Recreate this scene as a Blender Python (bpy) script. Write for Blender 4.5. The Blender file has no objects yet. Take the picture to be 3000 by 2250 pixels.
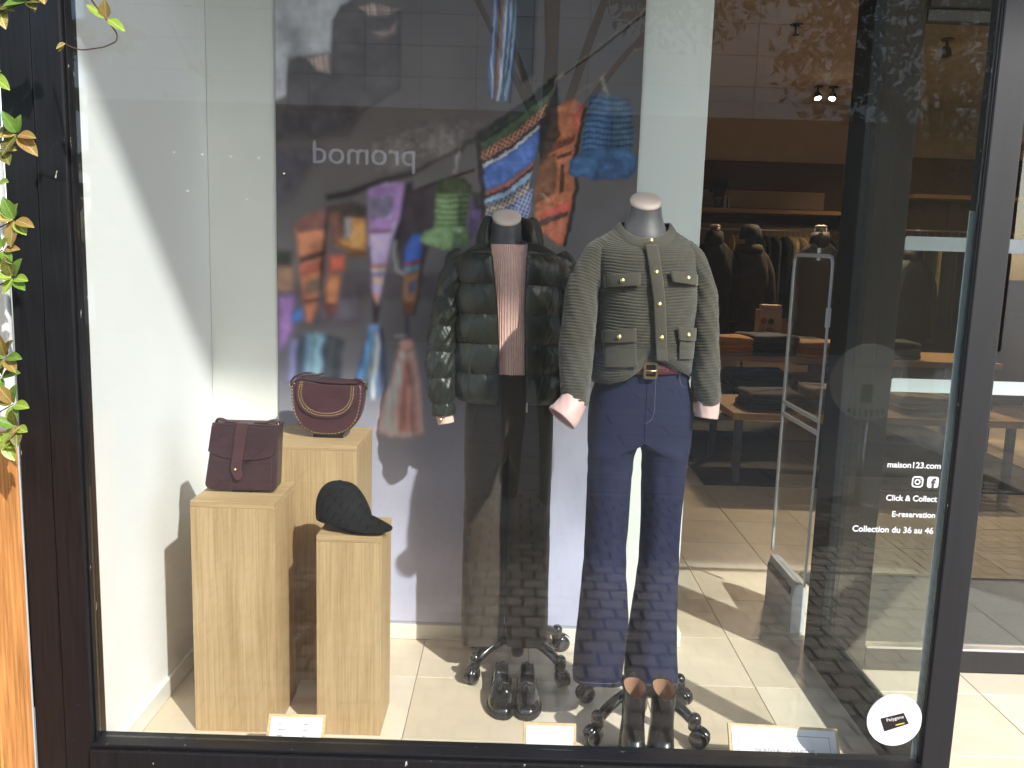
import bpy, bmesh, math, random
import numpy as np
from mathutils import Vector, Matrix

random.seed(7)
rng = np.random.default_rng(11)
SC = bpy.context.scene
COL = SC.collection

# ------------------------------------------------------------------ camera
CAM_H, CAM_Y = 1.42, -2.05
PITCH, ROLL = math.radians(8.5), math.radians(1.78)
fwd = Vector((0, math.cos(PITCH), -math.sin(PITCH)))
rt0 = Vector((1, 0, 0))
up0 = rt0.cross(fwd)
rt = math.cos(ROLL) * rt0 + math.sin(ROLL) * up0
up = -math.sin(ROLL) * rt0 + math.cos(ROLL) * up0
cam_data = bpy.data.cameras.new("camera")
cam_data.sensor_width = 36.0
cam_data.lens = 30.0
cam_data.clip_start = 0.02
cam_data.clip_end = 500
cam = bpy.data.objects.new("camera", cam_data)
COL.objects.link(cam)
M = Matrix((rt, up, -fwd)).transposed().to_4x4()
M.translation = (0, CAM_Y, CAM_H)
cam.matrix_world = M
SC.camera = cam

# ------------------------------------------------------------------ sky, sun, exposure
SUN_TRAVEL = Vector((-0.80, 1.0, -1.08)).normalized()
SUN_EL = math.asin(-SUN_TRAVEL.z)
SUN_ROT = math.atan2(-SUN_TRAVEL.x, -SUN_TRAVEL.y)
world = bpy.data.worlds.new("World")
SC.world = world
world.use_nodes = True
wn = world.node_tree
wn.nodes.clear()
sky = wn.nodes.new("ShaderNodeTexSky")
sky.sky_type = 'NISHITA'
sky.sun_disc = False
sky.sun_elevation = SUN_EL
sky.sun_rotation = SUN_ROT
sky.air_density = 1.0
sky.dust_density = 1.3
bg = wn.nodes.new("ShaderNodeBackground")
bg.inputs[1].default_value = 0.15
wo = wn.nodes.new("ShaderNodeOutputWorld")
wn.links.new(sky.outputs[0], bg.inputs[0])
wn.links.new(bg.outputs[0], wo.inputs[0])
sd = bpy.data.lights.new("sun", 'SUN')
sd.energy = 2.0
sd.angle = math.radians(0.9)
sd.color = (1.0, 0.965, 0.92)
sun = bpy.data.objects.new("sun", sd)
COL.objects.link(sun)
sun.location = (6, -8, 9)
sun.rotation_euler = (-SUN_TRAVEL).to_track_quat('Z', 'Y').to_euler()
SC.view_settings.view_transform = 'Standard'
SC.view_settings.look = 'None'
SC.view_settings.exposure = 1.64
SC.view_settings.gamma = 1.0
SC.view_settings.use_curve_mapping = False
SC.render.engine = 'CYCLES'
cy = SC.cycles
cy.max_bounces = 8
cy.diffuse_bounces = 5
cy.glossy_bounces = 4
cy.transmission_bounces = 4
cy.transparent_max_bounces = 16
cy.caustics_reflective = False
cy.caustics_refractive = False
cy.sample_clamp_indirect = 6.0
cy.use_denoising = True

# ------------------------------------------------------------------ materials
def lin(c):
    return tuple(((v / 255) / 12.92 if v / 255 <= .04045 else ((v / 255 + .055) / 1.055) ** 2.4) for v in c[:3])

class NT:
    def __init__(s, name):
        s.m = bpy.data.materials.new(name)
        s.m.use_nodes = True
        s.t = s.m.node_tree
        s.t.nodes.clear()
        s.out = s.t.nodes.new("ShaderNodeOutputMaterial")
    def n(s, kind, **kw):
        nd = s.t.nodes.new(kind)
        for k, v in kw.items():
            if k.startswith('i_'):
                key = k[2:]
                nd.inputs[int(key) if key.isdigit() else key].default_value = v
            else:
                setattr(nd, k, v)
        return nd
    def l(s, a, b):
        s.t.links.new(a, b)

def mat(name, col, rough=.5, metal=0.0, var=0.08, vscale=6.0, bump=None, sheen=0.0, coat=0.0, spec=.5, stretch=None, trans=0.0):
    """principled surface with uneven colour and fine relief; bump = (scale, strength)"""
    t = NT(name)
    p = t.n("ShaderNodeBsdfPrincipled", i_Roughness=rough, i_Metallic=metal)
    p.inputs['Specular IOR Level'].default_value = spec
    p.inputs['Sheen Weight'].default_value = sheen
    p.inputs['Coat Weight'].default_value = coat
    p.inputs['Coat Roughness'].default_value = .08
    tc = t.n("ShaderNodeTexCoord")
    mp = t.n("ShaderNodeMapping")
    if stretch:
        mp.inputs['Scale'].default_value = stretch
    t.l(tc.outputs['Object'], mp.inputs[0])
    nz = t.n("ShaderNodeTexNoise", i_Scale=vscale, i_Detail=5.0, i_Roughness=.6)
    t.l(mp.outputs[0], nz.inputs['Vector'])
    r = t.n("ShaderNodeValToRGB")
    r.color_ramp.elements[0].position = .3
    r.color_ramp.elements[1].position = .7
    r.color_ramp.elements[0].color = tuple(v * (1 - var) for v in col) + (1,)
    r.color_ramp.elements[1].color = tuple(min(1, v * (1 + var)) for v in col) + (1,)
    t.l(nz.outputs[0], r.inputs[0])
    t.l(r.outputs[0], p.inputs['Base Color'])
    if bump:
        b = t.n("ShaderNodeTexNoise", i_Scale=bump[0], i_Detail=3.0)
        t.l(mp.outputs[0], b.inputs['Vector'])
        bn = t.n("ShaderNodeBump", i_Strength=bump[1], i_Distance=.002)
        t.l(b.outputs[0], bn.inputs['Height'])
        t.l(bn.outputs[0], p.inputs['Normal'])
    if trans:
        tr = t.n("ShaderNodeBsdfTranslucent")
        t.l(r.outputs[0], tr.inputs[0])
        mx = t.n("ShaderNodeMixShader", i_0=trans)
        t.l(p.outputs[0], mx.inputs[1]); t.l(tr.outputs[0], mx.inputs[2])
        t.l(mx.outputs[0], t.out.inputs[0])
    else:
        t.l(p.outputs[0], t.out.inputs[0])
    return t.m

def glass_mat(name, tint=(.97, .985, .975), ior=1.5, dirt=.0):
    """thin pane: straight-through transmission plus Fresnel mirror reflection on each face"""
    t = NT(name)
    geo = t.n("ShaderNodeNewGeometry")
    iorm = t.n("ShaderNodeMix", data_type='FLOAT')
    iorm.inputs[2].default_value = ior
    iorm.inputs[3].default_value = 1.0 / ior
    t.l(geo.outputs['Backfacing'], iorm.inputs[0])
    fr = t.n("ShaderNodeFresnel")
    t.l(iorm.outputs[0], fr.inputs[0])
    tr = t.n("ShaderNodeBsdfTransparent")
    tr.inputs[0].default_value = tint + (1,)
    gl = t.n("ShaderNodeBsdfGlossy")
    gl.inputs['Roughness'].default_value = 0.0
    gl.inputs['Color'].default_value = (1, 1, 1, 1)
    mx = t.n("ShaderNodeMixShader")
    t.l(fr.outputs[0], mx.inputs[0])
    t.l(tr.outputs[0], mx.inputs[1]); t.l(gl.outputs[0], mx.inputs[2])
    last = mx
    if dirt:
        tc = t.n("ShaderNodeTexCoord")
        nz = t.n("ShaderNodeTexNoise", i_Scale=2.2, i_Detail=8.0, i_Roughness=.7)
        t.l(tc.outputs['Object'], nz.inputs['Vector'])
        mr = t.n("ShaderNodeMapRange", i_1=.35, i_2=.8, i_3=dirt * .55, i_4=dirt * 1.5)
        t.l(nz.outputs[0], mr.inputs[0])
        df = t.n("ShaderNodeBsdfTranslucent")
        df.inputs[0].default_value = (.85, .85, .83, 1)
        d2 = t.n("ShaderNodeBsdfDiffuse")
        d2.inputs[0].default_value = (.85, .85, .83, 1)
        ad = t.n("ShaderNodeMixShader", i_0=.4)
        t.l(d2.outputs[0], ad.inputs[1]); t.l(df.outputs[0], ad.inputs[2])
        m2 = t.n("ShaderNodeMixShader")
        t.l(mr.outputs[0], m2.inputs[0])
        t.l(mx.outputs[0], m2.inputs[1]); t.l(ad.outputs[0], m2.inputs[2])
        last = m2
    t.l(last.outputs[0], t.out.inputs[0])
    return t.m

def oak_mat(name, axis, seed=0.0):
    """pale oak veneer, grain along the given axis"""
    t = NT(name)
    p = t.n("ShaderNodeBsdfPrincipled", i_Roughness=.55)
    p.inputs['Specular IOR Level'].default_value = .3
    tc = t.n("ShaderNodeTexCoord")
    mp = t.n("ShaderNodeMapping")
    sc = [9.0, 9.0, 9.0]; sc['xyz'.index(axis)] = .55
    mp.inputs['Scale'].default_value = sc
    mp.inputs['Location'].default_value = (seed, seed * 1.7, seed * .6)
    t.l(tc.outputs['Object'], mp.inputs[0])
    a = t.n("ShaderNodeTexNoise", i_Scale=2.2, i_Detail=6.0, i_Roughness=.62, i_Distortion=.5)
    t.l(mp.outputs[0], a.inputs['Vector'])
    mp2 = t.n("ShaderNodeMapping")
    sc2 = [150.0, 150.0, 150.0]; sc2['xyz'.index(axis)] = 4.0
    mp2.inputs['Scale'].default_value = sc2
    t.l(tc.outputs['Object'], mp2.inputs[0])
    b = t.n("ShaderNodeTexNoise", i_Scale=1.3, i_Detail=3.0)
    t.l(mp2.outputs[0], b.inputs['Vector'])
    r1 = t.n("ShaderNodeValToRGB")
    e = r1.color_ramp.elements
    e[0].position = .26; e[0].color = (.43, .29, .145, 1)
    e[1].position = .74; e[1].color = (.56, .405, .225, 1)
    t.l(a.outputs[0], r1.inputs[0])
    r2 = t.n("ShaderNodeValToRGB")
    e = r2.color_ramp.elements
    e[0].position = .36; e[0].color = (.76, .73, .68, 1)
    e[1].position = .6; e[1].color = (1, 1, 1, 1)
    t.l(b.outputs[0], r2.inputs[0])
    mx = t.n("ShaderNodeMix", data_type='RGBA', blend_type='MULTIPLY')
    mx.inputs[0].default_value = .8
    t.l(r1.outputs[0], mx.inputs[6]); t.l(r2.outputs[0], mx.inputs[7])
    t.l(mx.outputs[2], p.inputs['Base Color'])
    bn = t.n("ShaderNodeBump", i_Strength=.12, i_Distance=.001)
    t.l(b.outputs[0], bn.inputs['Height']); t.l(bn.outputs[0], p.inputs['Normal'])
    t.l(p.outputs[0], t.out.inputs[0])
    return t.m

def emit_mat(name, col, strength):
    t = NT(name)
    e = t.n("ShaderNodeEmission")
    e.inputs[0].default_value = tuple(col) + (1,); e.inputs[1].default_value = strength
    t.l(e.outputs[0], t.out.inputs[0])
    return t.m

# ------------------------------------------------------------------ object helpers
def mesh_from(name, V, F, smooth=False):
    me = bpy.data.meshes.new(name)
    me.from_pydata([tuple(map(float, v)) for v in V], [], [tuple(f) for f in F])
    me.update()
    if smooth:
        me.polygons.foreach_set('use_smooth', [True] * len(me.polygons))
    return me

def put(name, me, m, parent=None, loc=None):
    o = bpy.data.objects.new(name, me)
    COL.objects.link(o)
    if m is not None and not me.materials:
        me.materials.append(m)
    if parent is not None:
        o.parent = parent
        if parent.type == 'EMPTY':
            o.matrix_parent_inverse = Matrix.Translation(-Vector(parent.location))
    if loc is not None:
        o.location = loc
    return o

def tag(o, label=None, cat=None, group=None, kind=None):
    if label: o['label'] = label
    if cat: o['category'] = cat
    if group: o['group'] = group
    if kind: o['kind'] = kind
    return o

def thing(name, label, cat, loc=(0, 0, 0), group=None):
    o = bpy.data.objects.new(name, None)
    o.empty_display_size = .05
    COL.objects.link(o)
    o.location = loc
    return tag(o, label, cat, group)

def solidify(o, th, off=-1):
    md = o.modifiers.new('thickness', 'SOLIDIFY'); md.thickness = th; md.offset = off
    return o

def box_me(lo, hi, bevel=0.0, seg=2):
    bm = bmesh.new()
    bmesh.ops.create_cube(bm, size=1)
    c = [(a + b) / 2 for a, b in zip(lo, hi)]; s = [b - a for a, b in zip(lo, hi)]
    for v in bm.verts:
        v.co = Vector((c[i] + v.co[i] * s[i] for i in range(3)))
    if bevel:
        bmesh.ops.bevel(bm, geom=bm.edges[:], offset=bevel, segments=seg, affect='EDGES', profile=.5)
    me = bpy.data.meshes.new('box'); bm.to_mesh(me); bm.free()
    return me

def box(name, lo, hi, m, parent=None, bevel=.002, seg=2):
    return put(name, box_me(lo, hi, bevel, seg), m, parent)

def extrude_me(outline, y0, y1, bevel=0.0, seg=2, axis='y'):
    """outline in (x, z), extruded from y0 (front) to y1"""
    bm = bmesh.new()
    f = [bm.verts.new((x, y0, z)) for x, z in outline]
    b = [bm.verts.new((x, y1, z)) for x, z in outline]
    n = len(outline)
    bm.faces.new(f); bm.faces.new(b[::-1])
    for i in range(n):
        j = (i + 1) % n
        bm.faces.new((f[j], f[i], b[i], b[j]))
    bmesh.ops.recalc_face_normals(bm, faces=bm.faces[:])
    if bevel:
        ed = [e for e in bm.edges if abs(e.verts[0].co.y - e.verts[1].co.y) < 1e-6]
        bmesh.ops.bevel(bm, geom=ed, offset=bevel, segments=seg, affect='EDGES', profile=.5)
    me = bpy.data.meshes.new('extrusion'); bm.to_mesh(me); bm.free()
    return me

def grid_me(Pt, closeU=False, closeV=False, smooth=True, capU=False):
    """Pt (nu, nv, 3): u along, v around"""
    nu, nv = Pt.shape[:2]
    V = Pt.reshape(-1, 3)
    ui = np.arange(nu if closeU else nu - 1); vi = np.arange(nv if closeV else nv - 1)
    U, W = np.meshgrid(ui, vi, indexing='ij')
    U2 = (U + 1) % nu; W2 = (W + 1) % nv
    F = np.stack([U * nv + W, U * nv + W2, U2 * nv + W2, U2 * nv + W], -1).reshape(-1, 4)
    me = bpy.data.meshes.new('surface')
    extra = []
    if capU:
        extra = [list(range(nv))[::-1], [(nu - 1) * nv + k for k in range(nv)]]
    me.from_pydata(V.tolist(), [], F.tolist() + extra)
    me.update()
    if smooth:
        me.polygons.foreach_set('use_smooth', [True] * len(F) + [False] * len(extra))
    return me

def smooth1(a, k):
    if k < 1: return a
    ker = np.hanning(2 * k + 3)[1:-1]; ker /= ker.sum()
    pad = np.concatenate([2 * a[0] - a[k:0:-1], a, 2 * a[-1] - a[-2:-k - 2:-1]])
    return np.convolve(pad, ker, 'valid')

def path_resample(pts, n, sm=.0):
    """rows of columns resampled by arc length of the first three columns"""
    P = np.array(pts, float)
    d = np.r_[0, np.cumsum(np.linalg.norm(np.diff(P[:, :3], axis=0), axis=1))]
    s = np.linspace(0, d[-1], n)
    Q = np.stack([np.interp(s, d, P[:, k]) for k in range(P.shape[1])], 1)
    k = int(sm * n)
    if k >= 1:
        Q = np.stack([smooth1(Q[:, i], k) for i in range(Q.shape[1])], 1)
    return Q, s

def tube_pts(pts, n=24, nv=16, sm=.06, ref=(0, 1, 0), disp=None):
    """pts rows (x,y,z,a[,b]); a = half width across, b = half depth"""
    P = [tuple(p) + ((p[3],) if len(p) == 4 else ()) for p in pts]
    Q, s = path_resample(P, n, sm)
    T = np.gradient(Q[:, :3], axis=0)
    T /= np.linalg.norm(T, axis=1)[:, None] + 1e-12
    R = np.array(ref, float)
    side = np.cross(T, R); side /= np.linalg.norm(side, axis=1)[:, None] + 1e-12
    dep = np.cross(side, T)
    th = np.linspace(0, 2 * math.pi, nv, endpoint=False)
    D = np.zeros((n, nv)) if disp is None else disp(s[:, None], th[None, :])
    out = Q[:, None, :3] + side[:, None, :] * ((Q[:, 3, None] + D) * np.cos(th)[None])[..., None] \
        + dep[:, None, :] * ((Q[:, 4, None] + D) * np.sin(th)[None])[..., None]
    return out

def tube(name, pts, m, parent=None, n=24, nv=12, sm=.06, ref=(0, 1, 0), disp=None, cap=True):
    return put(name, grid_me(tube_pts(pts, n, nv, sm, ref, disp), closeV=True, capU=cap), m, parent)

def lathe_me(profile, n=20, axis='z', center=(0, 0, 0), capped=True):
    """profile rows (r, h)"""
    P = np.array(profile, float)
    th = np.linspace(0, 2 * math.pi, n, endpoint=False)
    r = P[:, 0][:, None]; h = P[:, 1][:, None] + 0 * th[None]
    a = r * np.cos(th)[None]; b = r * np.sin(th)[None]
    if axis == 'z': G = np.stack([a, b, h], -1)
    elif axis == 'y': G = np.stack([a, h, -b], -1)
    else: G = np.stack([h, a, b], -1)
    return grid_me(G + np.array(center), closeV=True, capU=capped)

def lathe(name, profile, m, parent=None, n=20, axis='z', center=(0, 0, 0)):
    return put(name, lathe_me(profile, n, axis, center), m, parent)

FONT_CACHE = {}
def text_me(txt, size, align='LEFT', depth=.0006, fat=0.0, spacing=1.0):
    cu = bpy.data.curves.new('lettering', 'FONT')
    cu.body = txt; cu.size = size; cu.align_x = align; cu.extrude = depth; cu.offset = fat
    cu.space_character = spacing
    o = bpy.data.objects.new('lettering_source', cu)
    COL.objects.link(o)
    bpy.context.view_layer.update()
    dg = bpy.context.evaluated_depsgraph_get()
    me = bpy.data.meshes.new_from_object(o.evaluated_get(dg))
    bpy.data.objects.remove(o)
    me.materials.clear()
    return me

def text(name, txt, size, m, parent, pos, rot=(math.pi / 2, 0, 0), align='LEFT', depth=.0006, fat=0.0, width=None, spacing=1.0):
    me = text_me(txt, size, align, depth, fat, spacing)
    xs = np.empty(len(me.vertices) * 3); me.vertices.foreach_get('co', xs)
    w = np.ptp(xs.reshape(-1, 3)[:, 0])
    k = width / w if width else 1.0
    me.transform(Matrix.LocRotScale(Vector(pos), Matrix.Rotation(rot[2], 3, 'Z') @ Matrix.Rotation(rot[1], 3, 'Y') @ Matrix.Rotation(rot[0], 3, 'X'), Vector((k, k, 1))))
    return put(name, me, m, parent)

def copy_tree(o, loc, parent=None):
    c = o.copy(); COL.objects.link(c)
    if parent is None: c.location = loc
    else: c.parent = parent
    for ch in list(o.children):
        d = ch.copy(); COL.objects.link(d); d.parent = c
        for g in list(ch.children):
            e = g.copy(); COL.objects.link(e); e.parent = d
    return c
POSTER_SHAPES = [
 ([(-0.87,2.463),(-0.425,2.476),(-0.588,2.238),(-0.636,2.18),(-0.642,2.078),(-0.786,2.057),(-0.793,1.935),(-0.877,1.898)],(150,150,156),0.006,0),
 ([(-0.793,1.889),(-0.792,2.005),(-0.783,2.045),(-0.75,2.063),(-0.726,2.053),(-0.696,2.019),(-0.642,2.003),(-0.636,2.18),(-0.612,2.232),(-0.571,2.242),(-0.505,2.201),(-0.458,2.191),(-0.41,2.221),(-0.407,1.97),(-0.539,1.885)],(72,64,64),0.0048,0),
 ([(-0.726,2.058),(-0.648,2.081),(-0.645,2.009),(-0.69,2.019)],(140,118,112),0.003,0),
 ([(-0.553,2.228),(-0.505,2.241),(-0.41,2.227),(-0.458,2.203),(-0.517,2.201)],(150,128,120),0.003,0),
 ([(-0.505,2.15),(-0.469,2.132),(-0.427,2.147),(-0.422,2.187),(-0.451,2.158)],(125,105,100),0.0048,0),
 ([(-0.835,1.899),(-0.539,1.885),(-0.588,1.813),(-0.836,1.782)],(60,55,58),0.018,0),
 ([(-0.838,1.763),(-0.692,1.755),(-0.775,1.597),(-0.833,1.564)],(70,64,74),0.024,0),
 ([(-0.843,1.296),(-0.544,1.293),(-0.543,1.176),(-0.844,1.167)],(88,80,92),0.03,0),
 ([(-0.583,1.343),(-0.194,1.342),(-0.193,1.271),(-0.596,1.265)],(74,66,72),0.018,0),
 ([(-0.659,1.59),(-0.58,1.606),(-0.466,1.653),(-0.358,1.684),(-0.364,1.704),(-0.472,1.673),(-0.587,1.626),(-0.662,1.611)],(34,26,30),0.0054,0),
 ([(-0.37,1.679),(-0.289,1.728),(-0.213,1.767),(-0.182,1.784),(-0.188,1.794),(-0.219,1.778),(-0.295,1.739),(-0.377,1.69)],(52,32,34),0.0024,0),
 ([(-0.365,1.624),(-0.289,1.654),(-0.15,1.705),(-0.153,1.714),(-0.292,1.664),(-0.368,1.633)],(50,32,34),0.0024,0),
 ([(0.117,2.01),(0.193,2.064),(0.268,2.129),(0.354,2.194),(0.428,2.259),(0.421,2.266),(0.347,2.202),(0.261,2.137),(0.186,2.072),(0.111,2.019)],(108,92,76),0.0018,2),
 ([(0.114,1.918),(0.22,1.985),(0.301,2.045),(0.422,2.134),(0.416,2.142),(0.295,2.052),(0.214,1.992),(0.109,1.926)],(100,78,68),0.0018,2),
 ([(0.146,2.03),(0.239,2.096),(0.422,2.243),(0.417,2.248),(0.234,2.101),(0.141,2.035)],(36,30,28),0.0018,0),
 ([(-0.212,1.695),(-0.206,1.744),(-0.193,1.784),(-0.151,1.803),(-0.156,1.814),(-0.202,1.793),(-0.219,1.746),(-0.224,1.696)],(130,122,116),0.0024,2),
 ([(-0.196,1.765),(-0.179,1.788),(-0.137,1.806),(-0.145,1.823),(-0.191,1.802),(-0.211,1.775)],(52,50,46),0.0036,0),
 ([(-0.868,1.373),(-0.777,1.369),(-0.771,1.279),(-0.869,1.27)],(150,112,92),0.0096,0),
 ([(-0.867,1.418),(-0.777,1.414),(-0.784,1.363),(-0.868,1.366)],(52,58,52),0.0096,0),
 ([(-0.83,1.252),(-0.771,1.266),(-0.779,1.142),(-0.799,1.089),(-0.832,1.062)],(138,98,160),0.0096,0),
 ([(-0.785,1.201),(-0.746,1.222),(-0.739,1.18),(-0.779,1.162)],(52,104,172),0.006,0),
 ([(-0.767,1.503),(-0.718,1.543),(-0.657,1.557),(-0.657,1.456),(-0.68,1.301),(-0.694,1.21),(-0.713,1.164),(-0.733,1.17),(-0.752,1.325)],(176,108,74),0.0054,0),
 ([(-0.767,1.503),(-0.712,1.546),(-0.657,1.56),(-0.657,1.494),(-0.757,1.478)],(112,70,66),0.0054,0),
 ([(-0.754,1.395),(-0.661,1.424),(-0.662,1.405),(-0.754,1.37)],(76,54,54),0.0042,0),
 ([(-0.748,1.364),(-0.667,1.385),(-0.67,1.353),(-0.748,1.332)],(168,80,68),0.0048,0),
 ([(-0.735,1.306),(-0.677,1.327),(-0.68,1.282),(-0.734,1.267)],(120,96,84),0.0054,0),
 ([(-0.738,1.248),(-0.684,1.256),(-0.687,1.243),(-0.736,1.235)],(96,70,66),0.0042,0),
 ([(-0.657,1.57),(-0.648,1.564),(-0.661,1.418),(-0.68,1.289),(-0.683,1.366)],(46,40,46),0.0054,0),
 ([(-0.651,1.405),(-0.596,1.407),(-0.597,1.355),(-0.651,1.341)],(190,86,60),0.0054,0),
 ([(-0.654,1.341),(-0.609,1.342),(-0.622,1.239),(-0.635,1.206),(-0.661,1.218),(-0.666,1.27)],(184,114,72),0.0054,0),
 ([(-0.664,1.237),(-0.622,1.239),(-0.628,1.199),(-0.651,1.179),(-0.664,1.205)],(104,62,58),0.0054,0),
 ([(-0.648,1.57),(-0.571,1.591),(-0.519,1.574),(-0.519,1.53),(-0.622,1.508)],(58,48,46),0.0084,0),
 ([(-0.648,1.545),(-0.616,1.558),(-0.596,1.458),(-0.635,1.431)],(120,76,62),0.0072,0),
 ([(-0.577,1.534),(-0.526,1.536),(-0.519,1.46),(-0.519,1.409),(-0.557,1.408),(-0.622,1.438),(-0.622,1.457),(-0.583,1.464)],(176,122,58),0.0048,1),
 ([(-0.596,1.534),(-0.574,1.534),(-0.57,1.471),(-0.596,1.467)],(150,140,140),0.0048,0),
 ([(-0.622,1.451),(-0.57,1.433),(-0.515,1.422),(-0.519,1.403),(-0.57,1.401),(-0.615,1.432)],(112,74,46),0.0048,0),
 ([(-0.784,1.109),(-0.794,1.051),(-0.799,0.951),(-0.768,0.95),(-0.764,1.049),(-0.754,1.105)],(120,120,170),0.0084,0),
 ([(-0.755,1.118),(-0.764,1.052),(-0.769,0.951),(-0.739,0.951),(-0.734,1.05),(-0.725,1.115)],(58,66,84),0.0084,0),
 ([(-0.728,1.127),(-0.738,1.053),(-0.742,0.952),(-0.712,0.952),(-0.708,1.051),(-0.698,1.124)],(110,150,180),0.0084,0),
 ([(-0.699,1.131),(-0.708,1.054),(-0.713,0.953),(-0.682,0.953),(-0.678,1.052),(-0.669,1.128)],(140,180,200),0.0084,0),
 ([(-0.673,1.124),(-0.682,1.054),(-0.686,0.954),(-0.656,0.954),(-0.652,1.053),(-0.643,1.121)],(72,82,92),0.0084,0),
 ([(-0.65,1.118),(-0.659,1.055),(-0.663,0.955),(-0.633,0.955),(-0.629,1.054),(-0.62,1.114)],(78,84,92),0.0084,0),
 ([(-0.627,1.112),(-0.636,1.056),(-0.64,0.956),(-0.61,0.955),(-0.606,1.054),(-0.597,1.108)],(64,66,78),0.0084,0),
 ([(-0.683,1.123),(-0.704,1.073),(-0.691,1.027),(-0.71,0.969),(-0.691,0.963),(-0.671,1.026),(-0.684,1.072),(-0.665,1.116)],(140,186,214),0.0054,0),
 ([(-0.515,1.633),(-0.456,1.657),(-0.389,1.656),(-0.407,1.533),(-0.438,1.437),(-0.46,1.334),(-0.478,1.233),(-0.491,1.226),(-0.505,1.307),(-0.511,1.435)],(168,146,190),0.0036,0),
 ([(-0.515,1.633),(-0.389,1.658),(-0.392,1.628),(-0.513,1.605)],(140,100,158),0.0036,0),
 ([(-0.512,1.605),(-0.427,1.617),(-0.43,1.576),(-0.447,1.538),(-0.51,1.53)],(104,92,118),0.0048,1),
 ([(-0.427,1.627),(-0.392,1.634),(-0.405,1.533),(-0.433,1.526)],(150,112,172),0.0036,0),
 ([(-0.51,1.53),(-0.429,1.536),(-0.432,1.501),(-0.51,1.495)],(156,112,172),0.0036,0),
 ([(-0.511,1.495),(-0.432,1.501),(-0.435,1.488),(-0.511,1.482)],(116,72,92),0.003,0),
 ([(-0.507,1.378),(-0.451,1.382),(-0.454,1.365),(-0.507,1.363)],(172,116,104),0.003,0),
 ([(-0.507,1.363),(-0.454,1.365),(-0.457,1.35),(-0.505,1.349)],(206,176,172),0.003,0),
 ([(-0.505,1.349),(-0.457,1.35),(-0.46,1.337),(-0.504,1.336)],(118,120,176),0.003,0),
 ([(-0.504,1.334),(-0.46,1.337),(-0.465,1.308),(-0.501,1.306)],(204,164,150),0.003,0),
 ([(-0.501,1.275),(-0.471,1.277),(-0.482,1.233),(-0.491,1.23)],(190,136,118),0.003,0),
 ([(-0.389,1.658),(-0.361,1.666),(-0.372,1.553),(-0.397,1.464),(-0.428,1.374),(-0.432,1.463),(-0.407,1.533)],(48,42,50),0.0042,0),
 ([(-0.515,1.435),(-0.507,1.435),(-0.498,1.268),(-0.478,1.233),(-0.472,1.263),(-0.469,1.23),(-0.485,1.178),(-0.498,1.203)],(70,58,70),0.0036,0),
 ([(-0.492,1.23),(-0.495,1.171),(-0.481,1.171),(-0.478,1.23)],(58,52,60),0.0036,0),
 ([(-0.379,1.628),(-0.281,1.655),(-0.285,1.505),(-0.321,1.377),(-0.336,1.26),(-0.348,1.205),(-0.387,1.207),(-0.397,1.362),(-0.413,1.463)],(62,52,58),0.0042,0),
 ([(-0.361,1.484),(-0.323,1.488),(-0.331,1.402),(-0.389,1.381),(-0.387,1.439)],(48,88,176),0.0036,0),
 ([(-0.389,1.384),(-0.331,1.402),(-0.334,1.386),(-0.389,1.372)],(156,66,66),0.003,0),
 ([(-0.39,1.371),(-0.334,1.384),(-0.337,1.362),(-0.391,1.346)],(88,128,160),0.003,0),
 ([(-0.391,1.344),(-0.337,1.36),(-0.347,1.26),(-0.358,1.214),(-0.384,1.213),(-0.393,1.278)],(150,106,70),0.0036,0),
 ([(-0.375,1.317),(-0.343,1.331),(-0.349,1.292),(-0.372,1.272)],(80,84,120),0.0042,0),
 ([(-0.391,1.246),(-0.355,1.253),(-0.361,1.208),(-0.384,1.204)],(120,76,60),0.0036,0),
 ([(-0.427,1.463),(-0.43,1.405),(-0.419,1.358),(-0.391,1.341),(-0.386,1.35),(-0.41,1.364),(-0.42,1.406),(-0.417,1.463)],(150,146,150),0.0036,0),
 ([(-0.384,1.207),(-0.381,1.122),(-0.367,1.123),(-0.37,1.207)],(66,66,84),0.0036,0),
 ([(-0.512,1.158),(-0.525,1.093),(-0.565,0.952),(-0.569,0.935),(-0.556,0.933),(-0.552,0.948),(-0.512,1.09),(-0.5,1.156)],(56,96,160),0.003,0),
 ([(-0.506,1.158),(-0.514,1.093),(-0.54,0.955),(-0.542,0.922),(-0.529,0.921),(-0.527,0.953),(-0.501,1.091),(-0.493,1.157)],(110,170,224),0.003,0),
 ([(-0.499,1.158),(-0.503,1.093),(-0.534,0.956),(-0.536,0.918),(-0.522,0.918),(-0.521,0.953),(-0.49,1.091),(-0.486,1.158)],(84,140,206),0.003,0),
 ([(-0.494,1.158),(-0.494,1.093),(-0.521,0.957),(-0.522,0.912),(-0.509,0.912),(-0.508,0.955),(-0.481,1.092),(-0.481,1.158)],(150,148,96),0.003,0),
 ([(-0.49,1.158),(-0.487,1.093),(-0.509,0.959),(-0.509,0.906),(-0.496,0.906),(-0.496,0.957),(-0.474,1.092),(-0.477,1.159)],(60,120,200),0.003,0),
 ([(-0.486,1.157),(-0.48,1.093),(-0.496,0.96),(-0.496,0.899),(-0.483,0.9),(-0.483,0.959),(-0.467,1.093),(-0.473,1.159)],(150,170,200),0.003,0),
 ([(-0.484,1.157),(-0.476,1.093),(-0.484,0.959),(-0.483,0.906),(-0.469,0.907),(-0.47,0.959),(-0.463,1.093),(-0.471,1.159)],(100,130,180),0.003,0),
 ([(-0.481,1.157),(-0.472,1.093),(-0.471,0.958),(-0.469,0.913),(-0.456,0.914),(-0.458,0.958),(-0.458,1.093),(-0.468,1.159)],(70,84,120),0.003,0),
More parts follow.
